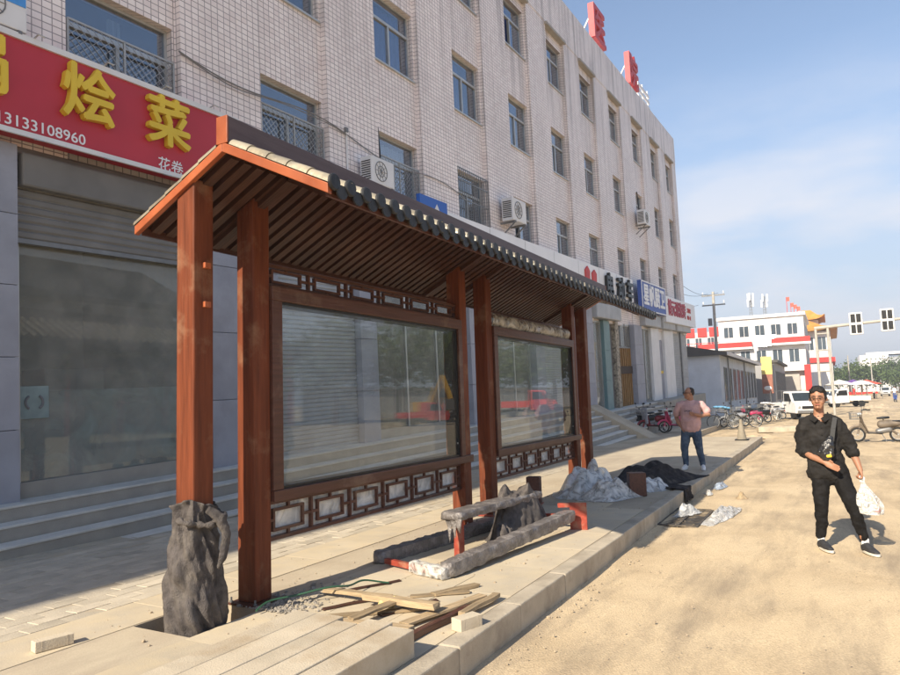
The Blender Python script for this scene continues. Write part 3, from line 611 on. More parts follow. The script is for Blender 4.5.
# ceiling boards, rafters, cross beams, fascia
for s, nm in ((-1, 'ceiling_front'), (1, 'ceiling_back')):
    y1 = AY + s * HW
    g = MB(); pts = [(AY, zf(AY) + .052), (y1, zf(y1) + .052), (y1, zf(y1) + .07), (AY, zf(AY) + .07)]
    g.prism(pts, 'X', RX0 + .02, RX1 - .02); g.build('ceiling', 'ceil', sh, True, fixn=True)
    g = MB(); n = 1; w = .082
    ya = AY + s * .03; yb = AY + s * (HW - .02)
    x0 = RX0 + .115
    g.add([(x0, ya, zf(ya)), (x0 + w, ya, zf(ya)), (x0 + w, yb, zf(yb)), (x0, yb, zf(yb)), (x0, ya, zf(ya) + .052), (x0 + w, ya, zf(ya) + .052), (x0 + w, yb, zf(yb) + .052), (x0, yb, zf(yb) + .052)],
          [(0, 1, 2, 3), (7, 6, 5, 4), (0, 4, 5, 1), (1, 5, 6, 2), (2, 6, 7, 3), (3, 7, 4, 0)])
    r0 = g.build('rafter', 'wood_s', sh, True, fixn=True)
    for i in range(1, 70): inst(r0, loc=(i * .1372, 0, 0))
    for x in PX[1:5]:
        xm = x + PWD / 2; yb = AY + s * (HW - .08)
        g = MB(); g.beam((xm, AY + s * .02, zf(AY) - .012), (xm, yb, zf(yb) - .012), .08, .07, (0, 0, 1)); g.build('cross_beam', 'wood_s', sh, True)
    for xe in (RX0, RX1 - .045):
        g = MB(); yb = AY + s * (HW + .005)
        g.add([(xe, AY, zf(AY) - .004), (xe, yb, zf(yb) - .004), (xe, yb, zf(yb) + .066), (xe, AY, zf(AY) + .07), (xe + .045, AY, zf(AY) - .004), (xe + .045, yb, zf(yb) - .004), (xe + .045, yb, zf(yb) + .066), (xe + .045, AY, zf(AY) + .07)],
              [(0, 1, 2, 3), (7, 6, 5, 4), (0, 4, 5, 1), (1, 5, 6, 2), (2, 6, 7, 3), (3, 7, 4, 0)])
        g.build('bargeboard', 'barge', sh, True, fixn=True, bevel=.005)
    MB().box(RX0 + .046, RX1 - .046, min(y1 - s * .05, y1 - s * .026), max(y1 - s * .05, y1 - s * .026), zf(y1) - .008, zf(y1) + .05).build('fascia', 'wood_h', sh, True)
rb = MB().box(RX0 + .012, RX1 - .012, AY - .055, AY + .055, AZ + .055, AZ + .262).build('ridge_beam', 'ridge', sh, True, bevel=.006)
for xe in (RX0 - .004, RX1 - .0115): MB().box(xe, xe + .0155, AY - .056, AY + .056, AZ + .054, AZ + .264).build('sunlit_end', 'barge', rb, True, bevel=.004)  # thin orange faces paint sunlight onto the ends of the darker beam
# tiles: five barrel tiles per row, a round cap and a drip tile at the eave
def slope_pt(s, d, h):                                               # d along the slope from the ridge, h above the ceiling
    c = 1 / math.sqrt(1 + SL * SL); sn = SL * c
    return (AY + s * (d * c + h * sn), AZ + .07 - d * sn + h * c)
TL = .205
def barrel(s, x, k):
    g = MB(); n = 8; vs = []
    for d, r in ((.07 + k * TL, .046), (.07 + (k + 1) * TL - .004, .054)):
        for j in range(n + 1):
            t = math.pi * j / n; y, z = slope_pt(s, d, .004 + r * math.sin(t)); vs.append((x + r * math.cos(t), y, z))
    g.add(vs, [(j, j + 1, n + 2 + j, n + 1 + j) for j in range(n)] + [tuple(range(n + 1, 2 * n + 2))]); return g
ROW = 54
bases = [barrel(-1, RX0 + .05, k).build('cover_tile', 'rtile', sh, True, smooth=50, fixn=True) for k in range(5)]
ye, ze = slope_pt(-1, .07 + 5 * TL, .02)
g = MB(); g.lathe([(.001, -.012), (.05, -.012), (.058, -.004), (.058, .012), (.05, .014)], (0, 0, 0), 16, 'Y'); g.v = [(v[0] + RX0 + .05, v[1] + ye - .004, v[2] + ze - .004) for v in g.v]
cap0 = g.build('round_cap', 'rcap', sh, True, smooth=True)
g = MB(); pts = [(-.062, .03), (.062, .03)] + [(.062 * math.cos(t) , -.005 - .062 * math.sin(t)) for t in [math.pi * i / 8 for i in range(9)]]
g.prism(pts, 'Y', -.006, .006); g.v = [(v[0] + RX0 + .14, v[1] + ye + .006, v[2] + ze - .036) for v in g.v]
drip0 = g.build('drip_tile', 'rcap', sh, True, fixn=True)
g = MB(); n = 6
for i, (d, h) in enumerate(((.06, .012), (.07 + 5 * TL, .012))):
    for j in range(n + 1):
        t = math.pi * j / n; y, z = slope_pt(-1, d, .03 - .028 * math.sin(t)); g.v.append((RX0 + .14 + .05 * math.cos(t), y, z))
g.f = [(j, j + 1, n + 2 + j, n + 1 + j) for j in range(n)]
pan0 = g.build('pan_tile', 'rtile', sh, True, smooth=60)
for i in range(1, ROW):
    dx = i * .1805
    for b in bases: inst(b, loc=(dx, RN.uniform(-.002, .002), RN.uniform(-.002, .002)))
    inst(cap0, loc=(dx, RN.uniform(-.004, .004), RN.uniform(-.003, .003)), rot=None)
    if i < ROW - 1: inst(drip0, loc=(dx, RN.uniform(-.003, .003), RN.uniform(-.003, .003))); inst(pan0, loc=(dx, 0, 0))
g = MB()
for i in range(ROW):
    for k in range(5): b = barrel(1, RX0 + .05 + i * .1805, k); g.add(b.v, b.f)
tag(g.build('back_tiles', 'rtile', sh, True, smooth=50, fixn=True), kind='stuff')
# glazed cases with lattices above and below
FY0, FY1 = 4.098, 4.33
def lattice_unit(x0, x1, z0, z1, parent):
    t = .024; y0, y1 = 4.19, 4.225; w = x1 - x0; h = z1 - z0; cx, cz = (x0 + x1) / 2, (z0 + z1) / 2; iw, ih = w * .3, h * .27
    g = MB(); g.box(x0, x0 + t, y0, y1, z0, z1)
    for zz in (cz - ih - t, cz + ih): g.box(cx - iw - t, cx + iw + t, y0 + .002, y1 - .002, zz, zz + t)
    for xx in (cx - iw - t, cx + iw): g.box(xx, xx + t, y0 + .003, y1 - .003, cz - ih, cz + ih)
    g.box(x0 + t, cx - iw - t, y0 + .004, y1 - .004, cz - t / 2, cz + t / 2); g.box(cx + iw + t, x1, y0 + .004, y1 - .004, cz - t / 2, cz + t / 2)
    g.box(cx - t / 2, cx + t / 2, y0 + .004, y1 - .004, z0, cz - ih - t); g.box(cx - t / 2, cx + t / 2, y0 + .004, y1 - .004, cz + ih + t, z1)
    g.build('lattice_unit', 'wood_h', parent, True)
for ci, (x0, x1) in enumerate(((PX[1] + PWD, PX[2]), (PX[3] + PWD, PX[4]))):
    g = MB(); fw = .125
    g.box(x0 + .002, x1 - .002, FY0, FY1, 2.675, 2.80); g.box(x0 + .002, x1 + .2, FY0 - .004, FY1, .985, 1.075)
    g.box(x0 + .002, x0 + fw, FY0 + .002, FY1 - .002, 1.075, 2.675); g.box(x1 - .1, x1 - .002, FY0 + .002, FY1 - .002, 1.075, 2.675)
    fr = g.build('case_frame', 'wood_h', sh, True, bevel=.006)
    g = MB(); a0, a1 = x0 + fw, x1 - .1
    for (p, q, r, s_) in ((a0, a1, 1.0755, 1.098), (a0, a1, 2.652, 2.6745), (a0, a0 + .022, 1.098, 2.652), (a1 - .022, a1, 1.098, 2.652)): g.box(p, q, 4.128, 4.30, r, s_)
    g.build('gasket', 'black', fr, True)
    for yy in (4.145, 4.296): MB().box(a0 + .01, a1 - .01, yy, yy + .006, 1.09, 2.66).build('glass_pane', 'glass', fr, True)
    for (z0, z1, nm) in ((2.802, 3.005, 'upper_lattice'), (.652, .983, 'lower_lattice')):
        g = MB(); t = .032
        g.box(x0, x1, 4.18, 4.235, z0, z0 + t); g.box(x0, x1, 4.18, 4.235, z1 - t, z1)
        la = g.build(nm, 'wood_h', sh, True, bevel=.003)
        for k in range(6): w6 = (x1 - x0) / 6; lattice_unit(x0 + k * w6, x0 + (k + 1) * w6, z0 + t, z1 - t, la)
        MB().box(x1 - .02, x1, 4.19, 4.225, z0 + t, z1 - t).build('lattice_end', 'wood_h', la, True)
        if z0 > 2: continue
        g = MB(); n = 60; m = 5
        for j in range(m + 1):
            for i in range(n + 1): xx = x0 + (x1 - x0) * i / n; zz = z0 + .01 + (z1 - z0 - .02) * j / m; g.v.append((xx, 4.245 + .006 * fbm(xx * 5, zz * 9, ci * 3), zz))
        g.f = [(j * (n + 1) + i, j * (n + 1) + i + 1, (j + 1) * (n + 1) + i + 1, (j + 1) * (n + 1) + i) for j in range(m) for i in range(n)]
        g.build('backing_film', 'film_back', la, True, smooth=80)
# a lock button on each case
for x in (PX[2] - .14, PX[4] - .14): MB().lathe([(.012, -.004), (.012, 0), (.008, .003)], (x, 4.142, 1.24), 10, 'Y').build('lock', 'alu', sh, True)
# film still wrapped round the far case's upper lattice
t = thing('wrapping_film', 'crumpled white plastic film round the upper lattice of the far case', 'plastic film', (8.9, 4.15, 2.8))
g = MB(); n = 90; m = 12
for j in range(m + 1):
    for i in range(n + 1):
        a = 2 * math.pi * j / m; xx = 8.8 + 3.3 * i / n
        r = .055 + .018 * fbm(xx * 4, a * 1.5, 3); amp = .9 + .12 * fbm(xx * 3, a)
        zz = 2.9 + .12 * amp * math.sin(a); yy = 4.2 + (r + .02) * math.cos(a) + .012 * fbm(xx * 9, a * 2, 1)
        g.v.append((xx, yy, zz))
g.f = [(j * (n + 1) + i, j * (n + 1) + i + 1, (j + 1) * (n + 1) + i + 1, (j + 1) * (n + 1) + i) for j in range(m) for i in range(n)]
g.build('film_sleeve', film('sleeve_film', (.7, .68, .62), .5, 6, .3), t, True, smooth=80)

# ================================================================== cloths, wrapped pieces and building stuff on the pavement
t = thing('protective_cloth', 'grey felt cloth tied round the foot of the nearest post', 'cloth', (3.655, 4.223, SW))
g = MB(); n = 120; m = 90; cx, cy = 3.655, 4.223
for j in range(m + 1):
    v = j / m; z = .1 + .98 * v
    base = .186 + .012 * math.sin(v * 5) - .02 * smst(.35, .75, v) - .05 * smst(.72, .92, v) + .025 * smst(.95, 1, v)
    for i in range(n):
        a = 2 * math.pi * i / n
        q = 1 / max(abs(math.cos(a)), abs(math.sin(a))); q = 1 + (min(q, 1.25) - 1) * .45
        tw = a + v * 1.4
        fold = abs(noise.noise(Vector((math.cos(tw) * 1.7, math.sin(tw) * 1.7, v * 2.6)))) * .075 + .02 * fbm(math.cos(tw) * 4, math.sin(tw) * 4, v * 4, 3)
        ridge = .035 * max(0, math.cos((a + .9 - v * 2.2) * 2)) ** 6 * smst(.15, .5, v)
        sag = .03 * math.sin(a * 2 + .5) * smst(.8, 1, v) + .02 * smst(.9, 1, v) * noise.noise(Vector((math.cos(a) * 2, math.sin(a) * 2, 7)))
        r = base * q + fold - .03 + ridge + .011 * math.sin(tw * 7 + v * 11 + 4 * noise.noise(Vector((math.cos(a) * 2, math.sin(a) * 2, v * 3)))) * (.4 + .6 * noise.noise(Vector((math.cos(a) * 1.5, math.sin(a) * 1.5, v * 2 + 4))) ** 2 * 3)
        r = max(r, .112 / max(abs(math.cos(a)), abs(math.sin(a))))
        rough_ = .004 * fbm(math.cos(a) * 14, math.sin(a) * 14, v * 18)
        g.v.append((cx + (r + rough_) * math.cos(a), cy + (r + rough_) * math.sin(a), z + sag * (v > .5)))
g.f = [(j * n + i, j * n + (i + 1) % n, (j + 1) * n + (i + 1) % n, (j + 1) * n + i) for j in range(m) for i in range(n)]
c = g.build('wrap', 'felt', t, True, smooth=80); so = c.modifiers.new('thick', 'SOLIDIFY'); so.thickness = .008
g = MB(); pts = []; 
for i in range(40):
    a = -2.9 + 4.2 * i / 39; r = .19 + .02 * math.sin(i * .7); pts.append((cx + r * math.cos(a), cy + r * math.sin(a), .98 + .05 * math.sin(a * 1.3 + .6)))
g.tube(pts, [.022 + .009 * math.sin(i * 1.9) for i in range(40)], 10); g.build('twisted_band', 'felt', t, True, smooth=80)
g = MB(); pts = [(cx - .06, cy - .2, 1.05), (cx + .02, cy - .255, .97), (cx + .05, cy - .27, .86), (cx + .045, cy - .27, .78), (cx + .02, cy - .27, .7), (cx - .02, cy - .26, .62)]
g.tube(pts, [(.03, .02), (.05, .03), (.04, .025), (.045, .022), (.04, .02), (.015, .01)], 12, ref=(0, -1, 0)); fuse(g.build('loose_tail', 'felt', t, True, smooth=80), .012, 2, .02, .05)

# cream stone lengths stacked at the corner
t = thing('stone_stack', 'cream stone kerb lengths laid side by side at the pavement edge', 'stone stack', (3.0, 2.9, SW))
yy = 2.37; k = 0
for w in (.19, .2, .17, .22, .19):
    x1 = 3.74 + .06 * math.sin(k * 2.2) - (.02 if k == 4 else 0); dz = RN.uniform(-.006, .008)
    g = MB().box(1.35 + .9 * (k == 4) + (.3 if k == 3 else 0), x1, yy, yy + w - .006, SW + .002, .375 + dz); g.build('stone_length', 'cream', t, True, bevel=.007); yy += w; k += 1
MB().box(1.3, 2.66, 3.155, 3.33, SW + .002, .378).build('stone_length', 'cream', t, True, bevel=.007)
def brick(loc, rz, lab, size=(.24, .115, .06)):
    o = MB().box(-size[0] / 2, size[0] / 2, -size[1] / 2, size[1] / 2, 0, size[2]); t = thing('loose_brick', lab, 'brick', loc, rz)
    o.build('brick', 'cream', t, bevel=.004)
    for s in (-.33, .33): MB().box(s * size[0] - .001, s * size[0] + .001, -size[1] / 2 - .001, -size[1] / 2 + .01, .001, size[2] - .001).build('groove', 'kerb', t)
brick((4.36, 2.33, SW + .002), -.35, 'white paving brick lying on the kerb beside the planks', (.2, .1, .085))
brick((2.9, 4.72, SW + .004), -.22, 'pale paving brick alone on the sandy slabs left of the wrapped post', (.24, .08, .07))
# planks
def px_plank(p, q, w, h, z, lab, tilt=0, m='plank'):
    P = Vector((*p, z)); Q = Vector((*q, z + tilt)); L = (Q - P).length; ang = math.atan2(q[1] - p[1], q[0] - p[0])
    g = MB(); n = 10
    vs = []
    for i in range(n + 1):
        x = L * i / n; bw = .006 * math.sin(i * .9 + L * 7)
        for (yy_, zz_) in ((-w / 2, 0), (w / 2, 0), (w / 2, h), (-w / 2, h)): vs.append((x + (.012 * RN.uniform(-1, 1) if i in (0, n) else 0), yy_ + bw, zz_))
    g.add(vs, [(i * 4 + k, i * 4 + (k + 1) % 4, i * 4 + 4 + (k + 1) % 4, i * 4 + 4 + k) for i in range(n) for k in range(4)] + [(3, 2, 1, 0), (n * 4, n * 4 + 1, n * 4 + 2, n * 4 + 3)])
    o = g.build('plank', m, fixn=True, bevel=.003); o.location = P; o.rotation_euler = (0, -math.atan2(tilt, L), ang); tag(o, lab, 'plank', 'scrap planks in the heap on the pavement')
px_plank((3.98, 3.62), (4.1, 2.62), .075, .05, SW + .004, 'thick pale plank at the front of the heap, nearest the stone lengths')
px_plank((4.62, 3.78), (4.55, 3.1), .07, .03, SW + .035, 'short pale plank slanting across the back of the heap', .03)
px_plank((4.52, 3.3), (4.45, 2.62), .085, .045, SW + .055, 'thick squared plank end sticking out over the middle of the heap', .015)
px_plank((4.18, 2.74), (5.0, 2.52), .09, .02, SW + .02, 'thin plank running along the kerb side of the heap', .01)
px_plank((3.95, 2.56), (4.72, 2.5), .05, .045, SW + .004, 'dark red brown batten between the heap and the white brick', 0, 'wood_h')
px_plank((4.5, 2.45), (5.05, 2.42), .06, .03, SW + .03, 'narrow pale strip lying on the right end of the heap', .0)
px_plank((4.3, 3.55), (4.78, 3.28), .05, .012, SW + .003, 'dark thin strip flat on the sand behind the heap', 0, 'ceil')
px_plank((4.7, 3.75), (5.25, 3.45), .045, .012, SW + .003, 'dark thin strip farthest back by the wrapped frame', 0, 'ceil')
px_plank((4.35, 3.05), (4.85, 2.85), .06, .012, SW + .003, 'dark board scrap under the squared plank', 0, 'ceil')
px_plank((4.85, 3.1), (5.15, 2.72), .06, .015, SW + .004, 'short pale offcut right of the squared plank')
o = MB(); pts = []
for i in range(30): a = i / 29; pts.append((4.0 + 1.1 * a, 3.95 - .5 * a + .07 * math.sin(a * 9), SW + .03 + .07 * math.sin(a * math.pi) + .01 * math.sin(a * 17)))
tag(o.tube(pts, .008, 6).build('wire', mat('green_wire', (.03, .09, .05), .4), smooth=True), 'dark green wire looping over the back of the plank heap', 'wire')
# yellow scrap of paper in the heap
g = MB(); n = 12
for j in range(n + 1):
    for i in range(n + 1): x = i / n - .5; y = j / n - .5; g.v.append((4.52 + x * .2, 3.05 + y * .16, SW + .08 + .05 * fbm(x * 3, y * 3, 2) - .1 * (x * x + y * y)))
g.f = [(j * (n + 1) + i, j * (n + 1) + i + 1, (j + 1) * (n + 1) + i + 1, (j + 1) * (n + 1) + i) for j in range(n) for i in range(n)]
tag(g.build('paper_scrap', mat('paper', (.68, .6, .42), .8, .2, 12, col2=(.7, .58, .12)), smooth=70), 'crumpled yellowish paper scrap among the planks', 'paper')
# ---- wrapped beams lying as a frame
def wrapped(mb, p, q, w, h, seed):
    p = Vector(p); q = Vector(q); n = 60; m = 16; d = (q - p); L = d.length; d.normalize(); sd = d.cross(Vector((0, 0, 1))).normalized(); up = sd.cross(d)
    vs = []
    for i in range(n + 1):
        x = i / n; e = 1 - .55 * smst(.985, 1, x) - .55 * smst(.985, 1, 1 - x)
        for j in range(m):
            a = 2 * math.pi * j / m + math.pi / 4; c_, s_ = math.cos(a), math.sin(a); k = 1 / max(abs(c_), abs(s_)) ** .75
            nn = 1 + .1 * fbm(x * L * 7 + c_, s_ * 1.6, seed) + .05 * math.sin(x * L * 34 + j * .8 + 3 * noise.noise(Vector((x * 9, j, seed))))
            vs.append(p + d * (x * L) + sd * (c_ * k * w / 2 * nn * e) + up * (s_ * k * h / 2 * nn * e))
    mb.add(vs, [(i * m + j, i * m + (j + 1) % m, (i + 1) * m + (j + 1) % m, (i + 1) * m + j) for i in range(n) for j in range(m)] + [tuple(reversed(range(m))), tuple(n * m + j for j in range(m))])
    return mb
t = thing('steel_trestle', 'steel trestle of long beams wrapped in grey felt and clear film, lying on the slabs', 'trestle', (6.7, 3.2, SW))
wrapped(MB(), (5.44, 3.12, SW + .075), (7.93, 2.8, SW + .19), .15, .13, 1).build('wrapped_beam', 'wrap', t, True, smooth=60)
wrapped(MB(), (5.68, 4.02, SW + .06), (8.1, 3.68, SW + .07), .15, .13, 7).build('wrapped_beam', 'wrap', t, True, smooth=60)
MB().beam((5.68, 3.9, SW + .05), (5.47, 3.22, SW + .05), .05, .05).build('cross_bar', 'steel_red', t, True, bevel=.004)
wrapped(MB(), (5.56, 3.52, SW + .06), (5.42, 3.08, SW + .06), .12, .1, 9).build('film_bundle', 'film_w', t, True, smooth=60)
MB().beam((8.12, 3.62, SW + .12), (8.0, 2.84, SW + .16), .05, .05).build('cross_bar', 'steel_red', t, True, bevel=.004)
MB().add([], []).beam((8.02, 2.74, SW + .002), (8.02, 2.74, SW + .32), .2, .02, (1, .25, 0)).build('end_plate', 'steel_red', t, True, bevel=.003)
MB().beam((8.0, 2.98, SW + .28), (8.01, 2.83, SW + .29), .05, .05).build('bracket', 'steel_red', t, True)
t = thing('wrapped_bench', 'narrow bench with a film wrapped seat board on red steel legs', 'bench', (7.0, 3.35, SW))
wrapped(MB(), (6.12, 3.44, .62), (7.9, 3.24, .62), .24, .085, 4).build('seat_board', 'wrap', t, True, smooth=60)
for x, y in ((6.29, 3.42), (7.7, 3.26)): MB().box(x - .06, x + .06, y - .03, y + .03, SW + .002, .575).build('leg', 'steel_red', t, True, bevel=.004)
g = MB(); 
for k in range(3): pts = [(6.14 + .02 * k, 3.34 + .07 * k, .6), (6.13 + .03 * k, 3.33 + .07 * k, .52), (6.17, 3.34 + .06 * k, .45 - .05 * k)]; g.tube(pts, [(.045, .012), (.03, .01), (.006, .004)], 8)
fuse(g.build('felt_flap', 'wrap', t, True, smooth=60), .008, 1)
def heap(name, lab, cat, cx, cy, rx, ry, h, m, seed, ang=0, n=70, base=SW, rough_=1.0, low=None, solid=0.0, edge=.9):
    t = MB(); vs = []
    ca, sa = math.cos(ang), math.sin(ang)
    for j in range(n + 1):
        for i in range(n + 1):
            x = 2 * i / n - 1; y = 2 * j / n - 1
            d = math.sqrt(x * x + y * y) / (.82 + .3 * noise.noise(Vector((x * 1.3, y * 1.3, seed))))
            f = 1 - smst(.25, edge, d)
            rg = abs(noise.noise(Vector((x * 2.6 + seed, y * 2.6, 2)))) * .8 + (abs(noise.noise(Vector((x * 6, y * 6 + seed, 4)))) * .3 + .07 * fbm(x * 13, y * 13, seed))
            z = h * f * (.45 + rough_ * rg)
            X = x * rx; Y = y * ry; vs.append((cx + X * ca - Y * sa + .03 * fbm(x * 9, y * 9, seed + 5), cy + X * sa + Y * ca + .03 * fbm(y * 9, x * 9, seed + 9), base + z + .004, d))
    idx = {}; out = []
    fs = []
    for j in range(n):
        for i in range(n):
            q = [j * (n + 1) + i, j * (n + 1) + i + 1, (j + 1) * (n + 1) + i + 1, (j + 1) * (n + 1) + i]
            if min(vs[k][3] for k in q) < edge:
                for k in q:
                    if k not in idx: idx[k] = len(out); out.append(vs[k][:3])
                fs.append(tuple(idx[k] for k in q))
    t.add(out, fs); o = t.build(name, m, smooth=80)
    sm_ = o.modifiers.new('soft', 'SMOOTH'); sm_.factor = .5; sm_.iterations = 7
    so = o.modifiers.new('thick', 'SOLIDIFY'); so.thickness = .004
    return tag(o, lab, cat)
# the cloth thrown over the bench
c = heap('felt_cloth', 'grey felt cloth thrown over the right end of the bench', 'cloth', 7.55, 3.3, .85, .44, .95, M['felt'], 5, -.1, 90, rough_=.4, edge=.8)
tag(heap('felt_cloth', 'small grey felt bundle beneath the bench seat', 'cloth', 6.95, 3.22, .28, .22, .28, M['felt'], 3, n=40), group=None)
# ---- heaps of film and dark cloth beyond
px_plank((4.15, 3.4), (4.62, 2.8), .06, .02, SW + .003, 'weathered thin slat half under the squared plank')
px_plank((4.95, 2.95), (5.35, 2.75), .07, .025, SW + .003, 'weathered offcut between the heap and the wrapped trestle')
px_plank((4.05, 3.1), (4.5, 3.0), .08, .02, SW + .05, 'broad weathered board resting on the front plank', .02)
heap('film_heap', 'large heap of clear crumpled plastic film on the pavement', 'plastic film', 11.1, 3.55, 1.15, .75, .46, M['film'], 2, -.35, 90)
heap('film_heap', 'lower white plastic film lying across the front of the clear heap', 'plastic film', 10.75, 3.15, .85, .5, .34, M['film_w'], 6, -.5, 80)
heap('film_heap', 'thin clear film sheet spread in front of the dark cloth', 'plastic film', 11.75, 2.75, .75, .4, .26, M['film'], 41, -.5, 60)
heap('felt_cloth', 'long dark grey cloth heap trailing off the kerb behind the film', 'cloth', 12.8, 2.95, 2.0, .7, .38, M['felt_dark'], 4, -.45, 100)
heap('felt_cloth', 'dark cloth scrap at the foot of the far case post', 'cloth', 12.2, 4.0, .5, .4, .25, M['felt_dark'], 8, .2, 50)
heap('film_heap', 'tall bunch of plastic film against the far post', 'plastic film', 12.7, 4.0, .3, .3, .42, M['film'], 12, 0, 50)
g = MB(); n = 14; m = 30
for j in range(m + 1):
    for i in range(n + 1):
        v = j / m; x = (i / n - .5) * (.5 + .1 * v); yk = 2.34 - .13 * smst(.3, .5, v) - .02 * smst(.5, 1, v) + (.3 * (1 - smst(0, .4, v))); z = SW + .03 - (.2 * smst(.42, 1, v))
        g.v.append((12.0 + x - .1 * v + .03 * fbm(v * 4, x * 6), yk - .02 + .03 * fbm(x * 9, v * 5, 2), z + .02 * fbm(x * 12, v * 9, 4)))
g.f = [(j * (n + 1) + i, j * (n + 1) + i + 1, (j + 1) * (n + 1) + i + 1, (j + 1) * (n + 1) + i) for j in range(m) for i in range(n)]
tag(g.build('felt_cloth', 'felt_dark', smooth=80), 'dark cloth end hanging over the kerb face', 'cloth').modifiers.new('thick', 'SOLIDIFY').thickness = .008
t = thing('wooden_block', 'dark brown wooden post stub standing in the plastic film', 'block', (10.98, 2.78, SW), .5)
MB().box(-.09, .09, -.13, .13, .002, .36).build('block', 'wood_h', t, bevel=.008); 
for s in (-.06, .06): MB().lathe([(.01, 0), (.01, .008)], (s, -.131, .3), 8, 'Y').build('bolt', 'alu', t)
t = thing('wooden_block', 'lower brown post stub behind the plastic film', 'block', (9.75, 4.0, SW), .2)
MB().box(-.09, .09, -.1, .1, .002, .4).build('block', 'wood_h', t, bevel=.008); MB().box(-.11, .11, -.12, .12, .0, .012).build('foot_plate', 'steel_red', t)
t = thing('drain_grate', 'iron drain grate set in the road beside the kerb', 'grate', (10.4, 1.95, .002))
g = MB(); g.box(-.72, .72, -.27, -.235, 0, .012); g.box(-.72, .72, .235, .27, 0, .02); g.box(-.72, -.68, -.235, .235, 0, .02); g.box(.68, .72, -.235, .235, 0, .02); g.box(-.68, .68, -.02, .02, 0, .019); g.build('frame', 'iron', t)
for i in range(14): x = -.63 + i * .097; MB().box(x - .011, x + .011, -.235, .235, .0, .006).build('bar', 'iron', t)
MB().box(-.67, .67, -.23, .23, -.014, -.006).build('pit', 'black', t)  # flat black plate painting the dark of the drain below the bars
heap('film_scrap', 'white plastic film scrap on the sand beyond the drain grate', 'plastic film', 10.7, 1.5, 1.15, .2, .13, M['film_w'], 14, -.12, 60, base=-.0)
heap('film_scrap', 'strip of plastic film trailing from the kerb onto the grate', 'plastic film', 10.6, 1.98, .42, .12, .2, M['film'], 17, -.5, 40, base=.01)
heap('film_scrap', 'bluish plastic scrap at the kerb foot farther along', 'plastic film', 13.9, 1.95, .5, .14, .12, film('bluish_film', (.5, .58, .7), .6, 10), 21, -.1, 40, base=0)
heap('film_scrap', 'tiny pale plastic scrap at the kerb foot by the cloth end', 'plastic film', 12.9, 2.02, .3, .1, .1, M['film_w'], 25, .2, 30, base=0)
heap('felt_cloth', 'brown paper wad lying in the sand past the film scrap', 'paper', 12.6, 1.45, .25, .12, .12, M['plank'], 27, .1, 24, base=0)
t = thing('traffic_cone', 'dusty grey traffic cone standing on the pavement near its end', 'cone', (24.2, 2.66, SW))
MB().lathe([(.15, .03), (.045, .6), (.04, .66), (.0, .665)], n=20).build('cone', mat('dusty_cone', (.27, .235, .18), .8, .2, 5), t, smooth=True); MB().box(-.2, .2, -.2, .2, .0, .03).build('base', 'rubber', t, bevel=.01)
# ---- loose stones and grit
def grit(name, n, area, r0, r1, z, m, seed):
    g = MB(); R = random.Random(seed)
    for _ in range(n):
        x, y = area(R); r = R.uniform(r0, r1) * (1 if R.random() < .9 else 1.8); a = R.uniform(0, 6.28)
        k = 5; vs = []
        for lv, s in ((0, 1), (.55, .85)):
            for j in range(k): t = a + 2 * math.pi * j / k; q = r * s * R.uniform(.7, 1.2); vs.append((x + q * math.cos(t), y + q * math.sin(t) * .8, z + lv * r))
        vs.append((x, y, z + r * .8)); g.add(vs, [(j, (j + 1) % k, k + (j + 1) % k, k + j) for j in range(k)] + [(k + j, k + (j + 1) % k, 2 * k) for j in range(k)])
    return tag(g.build(name, m), kind='stuff', label='small stones and grit scattered on the ground')
grit('road_grit', 2200, lambda R: (R.uniform(3.5, 30) , R.uniform(-3, 2.1)), .002, .009, -.004, M['stone'], 1)
grit('kerb_grit', 700, lambda R: (R.uniform(3.5, 22), 2.2 - abs(R.gauss(0, .16))), .003, .013, .0, M['stone'], 2)
grit('pavement_grit', 600, lambda R: (R.uniform(3.2, 12), R.uniform(2.4, 5.0)), .003, .011, SW, M['stone'], 3)
grit('post_rubble', 500, lambda R: (4.1 + abs(R.gauss(0, .3)), 3.95 + R.gauss(0, .13)), .004, .017, SW + .002, mat('grey_rubble', (.3, .27, .23), .9, .3, 9), 4)
# ================================================================== people
def rot2(v, c, a, tilt=0):
    x, y, z = v[0], v[1], v[2]
    y, z = y * math.cos(tilt) - z * math.sin(tilt), y * math.sin(tilt) + z * math.cos(tilt)
    return (c[0] + x * math.cos(a) - y * math.sin(a), c[1] + x * math.sin(a) + y * math.cos(a), c[2] + z)
def head_parts(c, yaw, s=1.0, tilt=0):
    g = MB()
    g.ball((0, .012, .035), (.073 * s, .09 * s, .092 * s), 18, 12)              # skull
    g.limb([(0, -.022, .02), (0, -.032, -.045), (0, -.045, -.088)], [(.066 * s, .06), (.058 * s, .05), (.034 * s, .03)], 14)  # face and jaw
    g.limb([(0, -.083, .015), (0, -.098, -.012), (0, -.104, -.028)], [.009, .012, .014], 8)  # nose
    for sx in (-1, 1):
        g.ball((sx * .018, -.09, -.03), (.008, .009, .007), 8, 6); g.ball((sx * .075 * s, .012, .0), (.009, .017, .03), 8, 8)
        g.ball((sx * .034, -.078, .03), (.022, .012, .01), 8, 6); g.ball((sx * .042, -.058, -.03), (.02, .022, .022), 8, 6)
    g.ball((0, -.088, -.058), (.022, .01, .008), 10, 6); g.ball((0, -.082, -.09), (.016, .014, .014), 8, 6)
    g.v = [rot2(v, c, yaw, tilt) for v in g.v]; return g
